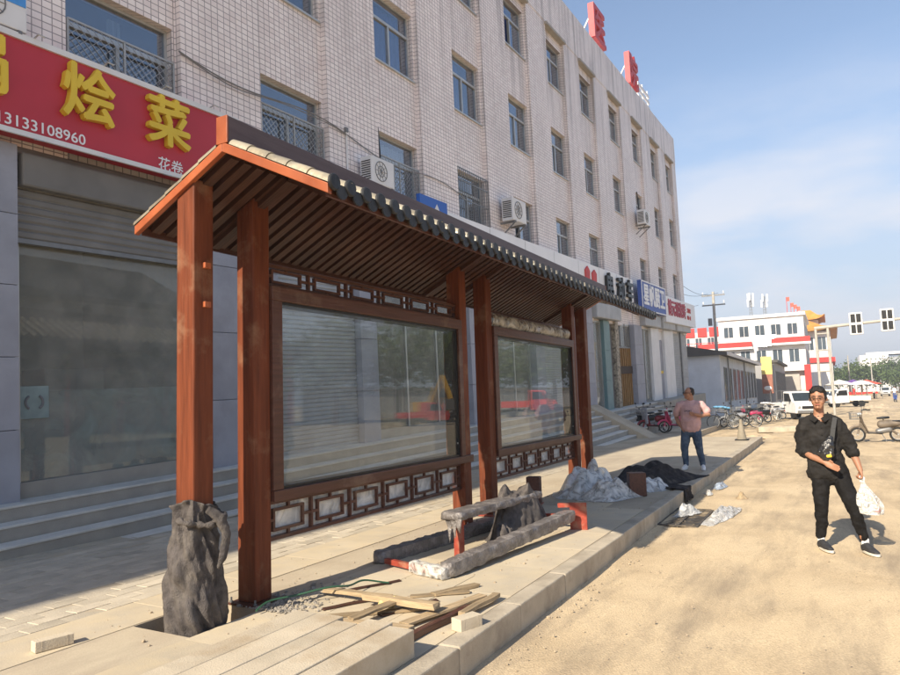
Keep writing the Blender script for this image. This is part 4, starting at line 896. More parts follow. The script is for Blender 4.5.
def hand(g, wrist, palm_end, side, fwd, fist=False, s=1.0):
    # palm between wrist and knuckles, four unequal fingers and a thumb leaving the side of the palm
    w = Vector(wrist); k = Vector(palm_end); d = (k - w).normalized(); sd = Vector(side).normalized(); n = Vector(fwd).normalized()
    g.limb([w, w + (k - w) * .5, k], [(.024 * s, .02 * s), (.038 * s, .017 * s), (.038 * s, .014 * s)], 12, ref=n)
    for i, L in enumerate((.07, .08, .075, .058)):
        o = k + sd * ((i - 1.5) * .0195 * s); L *= s
        if fist: pts = [o - d * .01, o + d * L * .42 + n * .012, o + d * L * .38 + n * .04, o + d * L * .02 + n * .045]
        else: pts = [o - d * .01, o + d * L * .45 + n * .006, o + d * L * .75 + n * .02, o + d * L * .95 + n * .034]
        g.limb(pts, [.0095 * s, .009 * s, .0085 * s, .007 * s], 8)
    b = w + (k - w) * .3 - sd * .03 * s
    g.limb([b, b - sd * .018 * s + d * .03 * s + n * .012, b - sd * .012 * s + d * .055 * s + n * .028], [.012 * s, .0105 * s, .008 * s], 8)
def fold_noise(o, amt, sc): 
    t = bpy.data.textures.new('folds', 'CLOUDS'); t.noise_scale = sc; t.noise_depth = 3
    d = o.modifiers.new('folds', 'DISPLACE'); d.texture = t; d.strength = amt; d.mid_level = .5
black_cloth = mat('black_cotton', (.019, .0175, .017), .85, .4, 9, .3, 120, spec=.25)
trous = mat('black_trousers', (.008, .0075, .008), .8, .4, 9, .3, 100, spec=.25)
# ---- the man in black, walking towards the camera with a carrier bag
p = thing('person', 'man in black shirt and trousers with glasses, walking with a white carrier bag', 'person', (8.8, 0, 0), -math.pi / 2)
HC = (-.145, -.025, 1.66)
g = head_parts(HC, -.12, 1.15)
g.limb([(-.145, .02, 1.64), (-.15, .025, 1.53), (-.15, .03, 1.45)], [.054, .053, .062], 14)
g.limb([(-.15, .02, 1.43), (-.145, .02, 1.3), (-.12, .02, 1.1), (-.1, .02, .93)], [(.1, .07), (.14, .09), (.13, .085), (.14, .09)], 16)
AL = [(-.3, .02, 1.4), (-.345, .04, 1.23), (-.34, .05, 1.085), (-.25, -.06, 1.03), (-.13, -.15, .975)]
AR = [(.02, .02, 1.4), (.085, .04, 1.25), (.135, .04, 1.1), (.175, .01, .99), (.205, -.03, .885)]
for A in (AL, AR): g.limb(A, [.05, .047, .042, .038, .027], 12)
hand(g, AL[-1], (-.06, -.185, .94), (-.15, -.1, -1), (.3, -.8, .0))
hand(g, AR[-1], (.213, -.035, .825), (.3, -1, 0), (-1, -.2, 0), True)
LL = [(-.17, .02, .9), (-.19, .0, .66), (-.195, -.01, .46), (-.21, .05, .25), (-.225, .07, .09)]
LR = [(-.01, .02, .9), (.06, -.02, .66), (.115, -.04, .46), (.165, .0, .25), (.195, .03, .09)]
for A in (LL, LR): g.limb(A, [.075, .068, .05, .045, .035], 12)
fuse(g.build('body', 'skin', p, smooth=80, fixn=True), .0075, 3)
# hair, brows, eyes, glasses, mouth
g = MB()
for c, r in (((0, .02, .065), (.087, .095, .078)), ((0, .055, .02), (.083, .064, .085)), ((-.03, -.04, .095), (.052, .046, .036)), ((0, -.03, .12), (.058, .05, .032)), ((.03, -.038, .098), (.052, .048, .038)), ((-.07, .0, .04), (.019, .045, .062)), ((.07, .0, .04), (.019, .045, .062)), ((0, -.01, .125), (.062, .07, .028))):
    b = MB().ball(c, r, 14, 10); g.add([rot2(v, HC, -.12) for v in b.v], b.f)
h = fuse(g.build('hair', 'hair', p, smooth=80), .008, 1, .018, .025)
for sx in (-1, 1):
    MB().add(*(lambda b: ([rot2(v, HC, -.12) for v in b.v], b.f))(MB().ball((sx * .032, -.085, .008), (.012, .006, .006), 10, 6))).build('eye', mat('eye_dark', (.02, .015, .012), .2), p, smooth=80)
    MB().add(*(lambda b: ([rot2(v, HC, -.12) for v in b.v], b.f))(MB().limb([(sx * .014, -.092, .034), (sx * .034, -.091, .038), (sx * .052, -.078, .032)], [.004, .005, .003], 6))).build('eyebrow', 'hair', p, smooth=80)
MB().add(*(lambda b: ([rot2(v, HC, -.12) for v in b.v], b.f))(MB().limb([(-.022, -.092, -.059), (0, -.0985, -.057), (.022, -.092, -.059)], [.003, .0055, .003], 6))).build('mouth', mat('lips', (.34, .1, .08), .5), p, smooth=80)
b = MB()
for sx in (-1, 1):
    pts = []
    for i in range(20): a = 2 * math.pi * i / 20; cx_, sz_ = math.cos(a), math.sin(a); k = 1 / max(abs(cx_), abs(sz_)) ** .5; pts.append((sx * .034 + .0255 * cx_ * k, -.104 + .012 * abs(sx * .034 + .0255 * cx_) / .06, .006 + .018 * sz_ * k))
    b.tube(pts, .0022, 6, closed=True); b.tube([(sx * .062, -.092, .01), (sx * .078, .0, .012)], .002, 6)
b.tube([(-.009, -.104, .01), (.009, -.104, .01)], .002, 6); b.v = [rot2(v, HC, -.12) for v in b.v]; b.build('glasses', 'black', p, smooth=80)
# shirt with rolled sleeves and a collar
g = MB()
g.limb([(-.145, .025, 1.435), (-.145, .02, 1.36), (-.14, .02, 1.22), (-.125, .02, 1.07), (-.12, .02, .96), (-.118, .02, .855)], [(.1, .07), (.17, .1), (.18, .118), (.172, .118), (.188, .128), (.205, .138)], 24)
for A, s in ((AL, -1), (AR, 1)): g.limb([(A[0][0] - s * .08, A[0][1], A[0][2] + .02), (A[0][0] - s * .01, A[0][1], A[0][2] - .015), A[1], A[2], tuple(Vector(A[2]).lerp(Vector(A[3]), .35))], [.075, .08, .072, .068, .064], 14)
sh_ = fuse(g.build('shirt', black_cloth, p, smooth=80, fixn=True), .011, 4); fold_noise(sh_, .05, .07)
g = MB()
for s in (-1, 1): g.add([(-.148 + s * .012, -.085, 1.445), (-.148 + s * .075, -.03, 1.5), (-.148 + s * .08, .05, 1.515), (-.148 + s * .1, .05, 1.475), (-.148 + s * .098, -.055, 1.44), (-.148 + s * .05, -.1, 1.405)], [(0, 1, 4, 5), (1, 2, 3, 4)])
c = g.build('collar', black_cloth, p); c.modifiers.new('t', 'SOLIDIFY').thickness = .006
for A, s in ((AL, -1), (AR, 1)):
    a = Vector(A[2]).lerp(Vector(A[3]), .15); bq = Vector(A[2]).lerp(Vector(A[3]), .42); MB().tube([a, bq], [.072, .069], 14).build('cuff', black_cloth, p, smooth=True)
for z in (1.37, 1.28, 1.19, 1.1, 1.0): MB().ball((-.14 + .02 * (1.37 - z), -.125, z), .006, 8, 5).build('button', 'black', p)
g = MB()
g.limb([(-.11, .02, .98), (-.1, .02, .9), (-.092, .02, .82)], [(.165, .11), (.178, .12), (.165, .115)], 20)
for A, s in ((LL, -1), (LR, 1)): g.limb([(A[0][0], A[0][1], A[0][2]), A[1], A[2], A[3], (A[4][0], A[4][1], A[4][2] + .035)], [.1, .088, .068, .058, .046], 16)
tr = fuse(g.build('trousers', trous, p, smooth=80, fixn=True), .011, 4); fold_noise(tr, .04, .08)
def shoe(par, heel, toe, m, sole, s=1.0):
    h = Vector(heel); t = Vector(toe); d = (t - h); d.z = 0; d.normalize()
    g = MB(); g.limb([h + Vector((0, 0, .05)), h.lerp(t, .35) + Vector((0, 0, .058)), h.lerp(t, .7) + Vector((0, 0, .042)), t + Vector((0, 0, .034))], [(.038 * s, .045), (.042 * s, .05), (.048 * s, .034), (.036 * s, .024)], 14, ref=(0, 0, 1)); g.limb([h.lerp(t, .12) + Vector((0, 0, .06)), h.lerp(t, .12) + Vector((0, 0, .1))], [.04, .037], 12)
    o = fuse(g.build('shoe', m, par, smooth=80, fixn=True), .008, 2)
    sd = d.cross(Vector((0, 0, 1))); pts = []
    L = (t - h).length
    for i in range(24):
        a = 2 * math.pi * i / 24; w = (.043 + .012 * math.cos(a)) * s; pts.append(h.lerp(t, .5) + d * (math.cos(a) * (L * .5 + .04)) + sd * (math.sin(a) * w))
    g = MB(); g.prism([(q.x, q.y) for q in pts], 'Z', .002, .028); g.build('sole', sole, o, fixn=True, bevel=.004)
dshoe = mat('shoe_dark', (.03, .03, .034), .7, .3, 9); wsole = mat('sole_pale', (.6, .57, .5), .7)
shoe(p, (-.235, .075, .0), (-.135, -.115, .0), dshoe, wsole); shoe(p, (.185, .035, 0), (.29, -.15, .0), dshoe, wsole)
for A in (LL, LR): MB().limb([(A[4][0], A[4][1] - .01, .1), (A[4][0], A[4][1] - .01, .14)], [.041, .041], 12).build('sock', 'white', p, smooth=80)
# crossbody bag and its strap
cb = thing('crossbody_bag', 'black shiny bag worn on the chest of the man in black', 'bag', (8.8, 0, 0), -math.pi / 2)
g = MB(); g.limb([(-.05, -.135, 1.24), (-.08, -.165, 1.17), (-.11, -.17, 1.08), (-.09, -.165, 1.03)], [(.03, .02), (.065, .035), (.085, .045), (.07, .035)], 14); fuse(g.build('pouch', mat('bag_black', (.02, .02, .022), .28, .3, 9, .7, 25, spec=.7), cb, smooth=80, fixn=True), .009, 2, .03, .05)
g = MB(); g.beam((-.045, -.145, 1.2), (-.02, -.125, 1.34), .045, .008, (0, -1, 0)); g.beam((-.02, -.125, 1.34), (.005, -.06, 1.455), .045, .008, (0, -1, .4)); g.build('strap', 'black', cb)
MB().limb([(-.1, -.222, 1.045), (-.06, -.224, 1.055)], [(.014, .006), (.018, .006)], 8).build('yellow_tag', 'yellow', cb, smooth=80)
# carrier bag
cg = thing('carrier_bag', 'white translucent plastic carrier bag hanging from the walking man\'s hand', 'bag', (8.8, 0, 0), -math.pi / 2)
g = MB(); n = 40; m = 26
for j in range(m + 1):
    v = j / m; z = .8 - .375 * v; cx_ = .215 + .045 * v; cy_ = -.04
    w = .012 + .125 * smst(0, .85, v) * (1 - .12 * smst(.92, 1, v)); dd = .012 + .06 * smst(0, .8, v)
    for i in range(n):
        a = 2 * math.pi * i / n; f = 1 + .16 * math.sin(a * 7 + v * 2) * (1 - .6 * v) + .12 * fbm(math.cos(a) * 3, math.sin(a) * 3, v * 4)
        g.v.append((cx_ + w * f * math.cos(a), cy_ + dd * f * math.sin(a), z + .012 * fbm(math.cos(a) * 2, math.sin(a) * 2, 5) * v))
g.f = [(j * n + i, j * n + (i + 1) % n, (j + 1) * n + (i + 1) % n, (j + 1) * n + i) for j in range(m) for i in range(n)] + [tuple(range(m * n, m * n + n))]
g.build('bag', film('carrier_film', (.82, .81, .78), .62, 18, .3), cg, smooth=80)
MB().tube([(.205, -.035, .83), (.19, -.035, .8), (.2, -.04, .76)], .008, 6).tube([(.215, -.035, .83), (.235, -.04, .8), (.225, -.04, .76)], .008, 6).build('handles', 'white', cg)
MB().box(.19, .25, -.06, -.02, .44, .55).build('carton', 'white', cg, bevel=.004); MB().box(.185, .25, -.064, -.061, .45, .47).build('red_print', 'red', cg); MB().ball((.335, -.04, .46), .028, 10, 7).build('red_fruit', 'red', cg, smooth=80); MB().ball((.29, -.03, .47), .03, 10, 7).build('pale_fruit', 'white', cg, smooth=80)
# ---- the man in the pink T-shirt
pinkm = mat('pink_cotton', (.55, .35, .34), .85, .12, 6, .2, 80, spec=.2); jean = mat('denim', (.05, .08, .135), .85, .35, 7, .3, 120, spec=.2, dirt=(.14, .19, .25), dscale=6, dpos=.56)
p = thing('person', 'stout man in a pink T-shirt and jeans with glasses, looking to the left', 'person', (15.0, 2.68, SW), -math.pi / 2)
HC = (.065, .0, 1.555); YW = -1.0
g = head_parts(HC, YW, 1.08, -.12)
g.limb([(.08, .02, 1.5), (.085, .025, 1.42), (.085, .03, 1.36)], [.066, .066, .075], 14)
g.limb([(.08, .02, 1.33), (.08, .02, 1.15), (.07, .02, .95), (.06, .02, .85)], [(.12, .09), (.15, .11), (.15, .12), (.14, .1)], 14)
AL = [(-.125, .03, 1.32), (-.2, .06, 1.19), (-.225, .09, 1.06), (-.17, .0, .96), (-.12, -.06, .89)]
AR = [(.28, .03, 1.32), (.37, .05, 1.22), (.425, .04, 1.12), (.3, -.12, 1.1), (.19, -.2, 1.14)]
for A in (AL, AR): g.limb(A, [.058, .055, .048, .043, .031], 12)
hand(g, AL[-1], (-.1, -.07, .83), (0, -1, 0), (1, 0, 0)); hand(g, AR[-1], (.13, -.21, 1.155), (0, -.3, 1), (-.2, -1, 0), True)
LL = [(-.02, .02, .82), (-.06, .0, .6), (-.085, -.01, .43), (-.085, .03, .23), (-.08, .04, .09)]; LR = [(.15, .02, .82), (.185, .0, .6), (.21, -.01, .43), (.235, .03, .23), (.25, .04, .09)]
for A in (LL, LR): g.limb(A, [.08, .07, .055, .045, .036], 12)
fuse(g.build('body', 'skin', p, smooth=80, fixn=True), .009, 3)
g = MB()
for c, r in (((0, .06, .03), (.078, .055, .075)), ((0, .03, .075), (.074, .08, .062)), ((-.066, .03, .03), (.02, .04, .045)), ((.066, .03, .03), (.02, .04, .045))):
    b = MB().ball(c, r, 14, 10); g.add([rot2(v, HC, YW, -.12) for v in b.v], b.f)
fuse(g.build('hair', mat('short_hair', (.03, .022, .018), .7, .3, 30), p, smooth=80), .009, 2, .006, .03)
b = MB()
for sx in (-1, 1): b.torus((sx * .034, -.108, .008), .022, .0028, 'Y', 16, 6); b.tube([(sx * .06, -.1, .012), (sx * .082, .0, .014)], .003, 6)
b.tube([(-.012, -.108, .01), (.012, -.108, .01)], .003, 6); b.v = [rot2(v, HC, YW, -.12) for v in b.v]; b.build('glasses', 'black', p, smooth=80)
for sx in (-1, 1): MB().add(*(lambda b: ([rot2(v, HC, YW, -.12) for v in b.v], b.f))(MB().ball((sx * .032, -.085, .008), (.012, .006, .006), 8, 5))).build('eye', 'black', p)
g = MB()
g.limb([(.08, .025, 1.36), (.08, .02, 1.3), (.078, .01, 1.15), (.07, -.01, 1.0), (.065, -.005, .87)], [(.13, .085), (.215, .12), (.2, .15), (.205, .17), (.2, .15)], 22)
for A, s in ((AL, -1), (AR, 1)): g.limb([(A[0][0] - s * .06, A[0][1], A[0][2] + .01), A[0], A[1], tuple(Vector(A[1]).lerp(Vector(A[2]), .25))], [.085, .09, .085, .085], 14)
t_ = fuse(g.build('t_shirt', pinkm, p, smooth=80, fixn=True), .012, 4); fold_noise(t_, .03, .09)
shift(letters('SPORT', .05, .004, .01), (.06, -.18, 1.2)).build('chest_print', 'black', p)
g = MB(); g.limb([(.068, .01, .93), (.066, .01, .85), (.066, .01, .78)], [(.17, .12), (.178, .125), (.165, .12)], 20)
for A, s in ((LL, -1), (LR, 1)): g.limb([A[0], A[1], A[2], A[3], (A[4][0], A[4][1], A[4][2] + .02)], [.108, .096, .075, .064, .056], 14)
tr = fuse(g.build('jeans', jean, p, smooth=80, fixn=True), .012, 4); fold_noise(tr, .025, .08)
shoe(p, (-.075, .07, 0), (-.11, -.15, 0), M['white'], M['white']); shoe(p, (.25, .07, 0), (.29, -.15, 0), M['white'], M['white'])
# ---- far figures on the road
def far_person(loc, rz, lab, top, bot, step=.1, s=1.0):
    t = thing('person', lab, 'person', loc, rz)
    g = MB(); g.ball((0, 0, 1.62), (.085, .1, .12), 10, 8); g.limb([(0, 0, 1.55), (0, 0, 1.42), (0, 0, 1.2), (0, 0, .95)], [.055, .15, .16, .15], 10)
    for sx in (-1, 1): g.limb([(sx * .19, 0, 1.4), (sx * .25, .02, 1.15), (sx * .24, -.08, .9)], [.055, .045, .035], 8); g.limb([(sx * .09, 0, .92), (sx * .1, -sx * step, .5), (sx * .1, -sx * step * .6, .05)], [.09, .065, .05], 8)
    fuse(g.build('body', 'skin', t, smooth=80, fixn=True), .03, 1)
    g = MB(); g.limb([(0, 0, 1.44), (0, 0, 1.2), (0, 0, .92)], [.17, .18, .17], 10)
    for sx in (-1, 1): g.limb([(sx * .17, 0, 1.42), (sx * .24, .02, 1.2)], [.07, .065], 8)
    fuse(g.build('jacket', top, t, smooth=80, fixn=True), .03, 1)
    g = MB(); g.limb([(0, 0, .95), (0, 0, .88)], [.17, .17], 10)
    for sx in (-1, 1): g.limb([(sx * .09, 0, .9), (sx * .1, -sx * step, .5), (sx * .1, -sx * step * .6, .1)], [.105, .085, .07], 8)
    fuse(g.build('trousers', bot, t, smooth=80, fixn=True), .03, 1)
    g = MB(); g.ball((0, .02, 1.66), (.095, .105, .1), 10, 8); g.build('hair', 'hair', t, smooth=80); t.scale = (s, s, s); return t
far_person((118, -5.3, 0), 0, 'distant person in a white top walking on the road', M['white'], M['black'])
far_person((95, 1.6, 0), .6, 'distant person in blue by the white pickup', M['blue'], M['black'])
far_person((128, -3.0, 0), 1.2, 'distant person in red near the market stalls', M['red'], M['black'])
# ================================================================== two-wheelers
def wheel(par, x, z, R, w=.03, spokes=12, rimm='alu'):
    t = MB().torus((x, 0, z), R - w, w, 'Y', 22, 8).build('tyre', 'rubber', par, smooth=80)
    g = MB().torus((x, 0, z), R - 2 * w, .01, 'Y', 22, 6); g.lathe([(.02, -.05), (.02, .05)], (x, 0, z), 10, 'Y')
    for i in range(spokes): a = 2 * math.pi * i / spokes; g.tube([(x, 0, z), (x + (R - 2 * w) * math.cos(a), 0, z + (R - 2 * w) * math.sin(a))], .005, 4)
    g.build('rim', rimm, t); return t
def ebike(lab, group, col, loc, rz, basket=True, legsh=True, seat2=True):
    t = thing('electric_bike', lab, 'electric bike', loc, rz, group)
    R = .24; wheel(t, .58, R, R, .035, 8); wheel(t, -.55, R, R, .035, 8)
    g = MB(); g.tube([(.58, .0, R), (.47, 0, .62), (.42, 0, .98)], .032, 8); g.tube([(.47, 0, .55), (.35, 0, .32), (-.1, 0, .28), (-.35, 0, .4), (-.55, 0, R)], .042, 8); g.tube([(-.12, 0, .28), (-.18, 0, .72)], .02, 8); g.tube([(-.35, .0, .4), (-.62, 0, .58), (-.2, 0, .6)], .016, 6); g.build('frame', col, t, smooth=True)
    g = MB(); g.tube([(.42, 0, .98), (.4, 0, 1.02)], .02, 8); g.tube([(.3, -.31, 1.04), (.4, -.12, 1.03), (.42, 0, 1.0), (.4, .12, 1.03), (.3, .31, 1.04)], .013, 8); g.build('handlebar', 'grey', t, smooth=True)
    for s in (-1, 1): MB().tube([(.32, s * .28, 1.04), (.22, s * .36, 1.045)], .019, 8).build('grip', 'rubber', t); MB().tube([(.38, s * .2, 1.03), (.37, s * .25, 1.15)], .006, 5).ball((.37, s * .26, 1.18), (.012, .055, .04), 8, 6).build('mirror', 'black', t, smooth=80)
    MB().limb([(.46, 0, .9), (.52, 0, .9)], [(.06, .06), (.05, .05)], 12, ref=(0, 1, 0)).build('headlamp', 'alu', t, smooth=80)
    g = MB(); g.limb([(-.02, 0, .76), (-.16, 0, .77), (-.32, 0, .78)], [(.07, .03), (.12, .045), (.11, .04)], 14, ref=(0, 0, 1)); g.build('saddle', 'black', t, smooth=80)
    if seat2: g = MB(); g.limb([(-.42, 0, .66), (-.6, 0, .66), (-.7, 0, .67)], [(.1, .03), (.11, .035), (.09, .03)], 12, ref=(0, 0, 1)); g.tube([(-.68, 0, .6), (-.74, 0, .82)], .012, 6); g.limb([(-.74, -.09, .84), (-.74, .09, .84)], [.035, .035], 10); g.build('rear_seat', 'black', t, smooth=80)
    g = MB(); g.limb([(-.02, 0, .34), (-.32, 0, .4)], [(.09, .09), (.09, .1)], 12, ref=(0, 0, 1)); g.build('battery_box', 'grey', t, smooth=80)
    if legsh: g = MB(); g.limb([(.46, 0, .82), (.4, 0, .6), (.3, 0, .36)], [(.15, .035), (.16, .03), (.11, .03)], 12, ref=(1, 0, .3)); g.build('leg_shield', col, t, smooth=80)
    g = MB(); g.box(-.12, .3, -.12, .12, .27, .3); g.build('footboard', 'black', t, bevel=.01)
    for x, hh in ((.58, .27), (-.55, .27)):
        g = MB(); pts = [(x + hh * math.cos(a), 0, R + hh * math.sin(a)) for a in [rad(20 + 13 * i) for i in range(11)]]; g.tube(pts, [(.05, .008)] * 11, 8, ref=(0, 1, 0)) if 0 else g.tube(pts, .04, 6); g.build('mudguard', col, t, smooth=True)
    g = MB(); g.limb([(-.1, 0, .56), (-.35, 0, .58), (-.66, 0, .6)], [(.11, .13), (.14, .13), (.09, .07)], 14, ref=(0, 0, 1)); g.build('rear_body', col, t, smooth=80)
    if basket:
        g = MB(); 
        for z in (.74, .84, .94): g.tube([(.5, -.16, z), (.76, -.18, z), (.76, .18, z), (.5, .16, z)], .008, 5, closed=True)
        for i in range(9): y = -.17 + i * .0425; g.tube([(.755, y, .74), (.76, y, .94)], .005, 4); g.tube([(.5, y, .74), (.755, y, .74)], .005, 4)
        for i in range(6): x = .52 + i * .045; g.tube([(x, -.165, .74), (x, -.17, .94)], .005, 4); g.tube([(x, .165, .74), (x, .17, .94)], .005, 4)
        g.build('basket', 'grey', t)
    MB().tube([(-.1, .05, .26), (-.2, .2, .02)], .012, 6).build('stand', 'grey', t)
    MB().box(-.71, -.68, -.05, .05, .48, .55).build('tail_lamp', 'red', t, bevel=.005)
    return t
def bicycle(lab, group, col, loc, rz, cover=None):
    t = thing('bicycle', lab, 'bicycle', loc, rz, group); R = .33
    wheel(t, .52, R, R, .02, 16); wheel(t, -.52, R, R, .02, 16)
    g = MB(); g.tube([(-.02, 0, .3), (-.16, 0, .82)], .017, 8); g.tube([(-.02, 0, .3), (.36, 0, .72)], .018, 8); g.tube([(-.14, 0, .74), (.34, 0, .78)], .016, 8); g.tube([(.35, 0, .86), (.38, 0, .68), (.52, 0, R)], .016, 8); g.tube([(-.52, .04, R), (-.02, .03, .3)], .01, 6); g.tube([(-.52, .04, R), (-.14, .02, .74)], .01, 6); g.tube([(-.52, -.04, R), (-.02, -.03, .3)], .01, 6); g.tube([(-.52, -.04, R), (-.14, -.02, .74)], .01, 6); g.build('frame', col, t, smooth=True)
    MB().tube([(.34, 0, .84), (.33, 0, .98)], .013, 8).tube([(.2, -.28, 1.0), (.33, -.1, .98), (.33, .1, .98), (.2, .28, 1.0)], .012, 8).build('handlebar', 'alu', t, smooth=True)
    MB().limb([(-.08, 0, .9), (-.2, 0, .91), (-.3, 0, .91)], [(.03, .02), (.08, .035), (.09, .035)], 12, ref=(0, 0, 1)).build('saddle', 'black', t, smooth=80)
    MB().torus((-.02, 0, .3), .09, .008, 'Y', 16, 6).tube([(-.02, .06, .3), (.08, .07, .18)], .009, 6).tube([(-.02, -.06, .3), (-.12, -.07, .42)], .009, 6).build('crank', 'grey', t)
    MB().box(.04, .13, .06, .14, .16, .185).build('pedal', 'black', t); MB().box(-.17, -.08, -.14, -.06, .41, .435).build('pedal', 'black', t)
    g = MB(); 
    for z in (.72, .86, .98): g.tube([(.4, -.15, z), (.66, -.17, z), (.66, .17, z), (.4, .15, z)], .007, 5, closed=True)
    for i in range(8): y = -.165 + i * .047; g.tube([(.655, y, .72), (.66, y, .98)], .005, 4)
    for i in range(5): x = .43 + i * .05; g.tube([(x, -.155, .72), (x, -.16, .98)], .005, 4); g.tube([(x, .155, .72), (x, .16, .98)], .005, 4)
    g.build('basket', 'grey', t)
    MB().box(-.72, -.3, -.07, .07, .74, .755).tube([(-.6, .05, .74), (-.52, .05, R)], .008, 5).tube([(-.6, -.05, .74), (-.52, -.05, R)], .008, 5).build('rack', 'grey', t)
    if cover: g = MB(); g.limb([(.4, 0, 1.03), (.1, 0, 1.02), (-.25, 0, .95)], [(.25, .05), (.2, .06), (.14, .06)], 14, ref=(0, 0, 1)); fuse(g.build('cover', cover, t, smooth=80), .02, 1, .06, .1)
    return t
pinkp = mat('magenta_paint', (.45, .04, .12), .35, .1, 4); dkred = mat('dark_red_paint', (.2, .02, .025), .35, .1, 4); silver = mat('silver_paint', (.45, .46, .48), .35, .1, 4, metal=.4); skyb = mat('sky_blue_cloth', (.16, .38, .6), .7, .15, 4)
G1 = 'two wheelers parked on the pavement'
ebike('dusty grey electric bike parked alone on the sand at right', None, mat('dusty_dark_paint', (.16, .13, .1), .6, .3, 6), (26.4, -1.2, 0), math.pi / 2 + .12, True, True)
t = ebike('red electric bike with a grey apron left of the man in pink', G1, dkred, (28.6, 6.35, SW), math.pi - .75); 
ap = MB().limb([(.5, 0, 1.0), (.5, 0, .75), (.44, 0, .4)], [(.2, .03), (.22, .04), (.16, .04)], 14, ref=(1, 0, .2)); fuse(ap.build('apron', mat('apron_grey', (.36, .36, .4), .8), t, smooth=80), .02, 1, .05, .12)
ebike('black electric bike behind the red one with the apron', G1, M['black'], (29.6, 6.9, SW), math.pi - .6)
ebike('magenta electric bike directly behind the man in pink', G1, pinkp, (28.9, 5.55, SW), math.pi - .9, False)
bicycle('dark bicycle under a light blue cover, first of the far row', G1, M['black'], (35.2, 4.6, SW - .18), math.pi - 1.0, skyb)
ebike('silver electric bike between the blue covered bicycle and the pink one', G1, silver, (36.6, 4.3, SW - .18), math.pi - .9)
bicycle('black bicycle with thin wheels in front of the far row', G1, M['black'], (35.6, 3.75, 0.02), math.pi - 1.1)
ebike('pink electric scooter in the middle of the far row', G1, pinkp, (39.5, 3.85, 0.02), math.pi - .8)
ebike('dark electric bike beside the pink scooter', G1, M['black'], (41.0, 3.6, 0.02), math.pi - .9)
bicycle('white bicycle near the yellow sign board', G1, M['white'], (43.2, 3.2, 0.02), math.pi - .8, M['white'])
ebike('silver electric bike at the far end of the row', G1, silver, (45.0, 3.1, 0.02), math.pi - .9, False)
t = ebike('distant electric bike ridden along the road at right', 'bikes ridden far off', M['blue'], (92, -6.1, 0), math.pi + .1)
far_person((92.1, -6.1, .25), -math.pi / 2, 'distant rider in white on the far electric bike', M['white'], M['blue'], .02, .85)
# ================================================================== light trucks
def minitruck(lab, loc, rz, col, rack=True):
    t = thing('pickup_truck', lab, 'pickup truck', loc, rz, 'small white trucks parked along the road')
    # local x = forward
    g = MB(); g.prism([(1.55, .35), (1.62, .75), (1.5, 1.0), (1.15, 1.08), (.85, 1.62), (-.05, 1.66), (-.1, .4), (1.0, .35)], 'Y', -.7, .7); c = g.build('cab', col, t, fixn=True, bevel=.05)
    g = MB(); g.prism([(1.2, 1.09), (.9, 1.56), (.86, 1.56), (1.13, 1.07)], 'Y', -.6, .6); g.build('windscreen', mat('car_glass', (.03, .04, .05), .08), t, fixn=True)
    for s in (-1, 1):
        g = MB(); g.prism([(1.0, 1.06), (.78, 1.52), (.08, 1.55), (.05, 1.06)], 'Y', s * .701, s * .709); g.build('side_window', 'black', t, fixn=True)
        MB().lathe([(.1, -.01), (.1, .02), (.07, .04)], (1.58, s * .5, .72), 14, 'X').build('headlight', 'alu', t, smooth=True)
        MB().tube([(1.0, s * .7, 1.15), (1.05, s * .86, 1.2)], .015, 6).box(1.02, 1.06, s * .86 - .06, s * .86 + .06, 1.12, 1.34).build('mirror', 'black', t)
        for x in (1.0, -1.15):
            w = MB().lathe([(.16, -.08), (.27, -.08), (.29, -.04), (.29, .04), (.27, .08), (.16, .08)], (x, s * .6, .29), 20, 'Y').build('tyre', 'rubber', t, smooth=True); MB().lathe([(.16, -.075), (.15, -.02), (.05, .0), (.05, .075), (.16, .07)], (x, s * .6, .29), 14, 'Y').build('rim', 'alu', w, smooth=True)
    MB().box(1.6, 1.66, -.62, .62, .36, .52).build('bumper', 'grey', t, bevel=.02)
    MB().box(1.612, 1.63, -.35, .35, .62, .78).build('grille', 'black', t)
    g = MB(); g.box(-1.9, -.14, -.75, .75, .58, .64); g.box(-1.9, -.14, -.75, -.71, .64, .98); g.box(-1.9, -.14, .71, .75, .64, .98); g.box(-1.9, -1.86, -.71, .71, .64, .98); g.box(-.18, -.14, -.71, .71, .64, 1.05); g.build('cargo_bed', col, t)
    MB().box(-1.85, 1.2, -.4, .4, .3, .45).build('chassis', 'black', t)
    if rack:
        g = MB()
        for x in (-1.85, -1.0, -.2):
            for s in (-.72, .72): g.tube([(x, s, .98), (x, s, 1.7)], .02, 6)
            g.tube([(x, -.72, 1.7), (x, .72, 1.7)], .02, 6)
        for s in (-.72, .72): g.tube([(-1.85, s, 1.7), (-.2, s, 1.7)], .02, 6)
        g.build('rack', 'grey', t)
    return t
minitruck('small white truck with a tall cargo rack facing the camera', (47.2, 2.0, 0), math.pi + .45, M['white'])
minitruck('long low white pickup parked across the road behind the man in black', (74, -1.0, 0), math.pi * .62, M['white'], False)
minitruck('white pickup farther off beside the market stalls', (84, .2, 0), math.pi * .8, M['white'], False)
minitruck('distant white truck at the right edge of the road', (150, -8.5, 0), math.pi, M['white'])
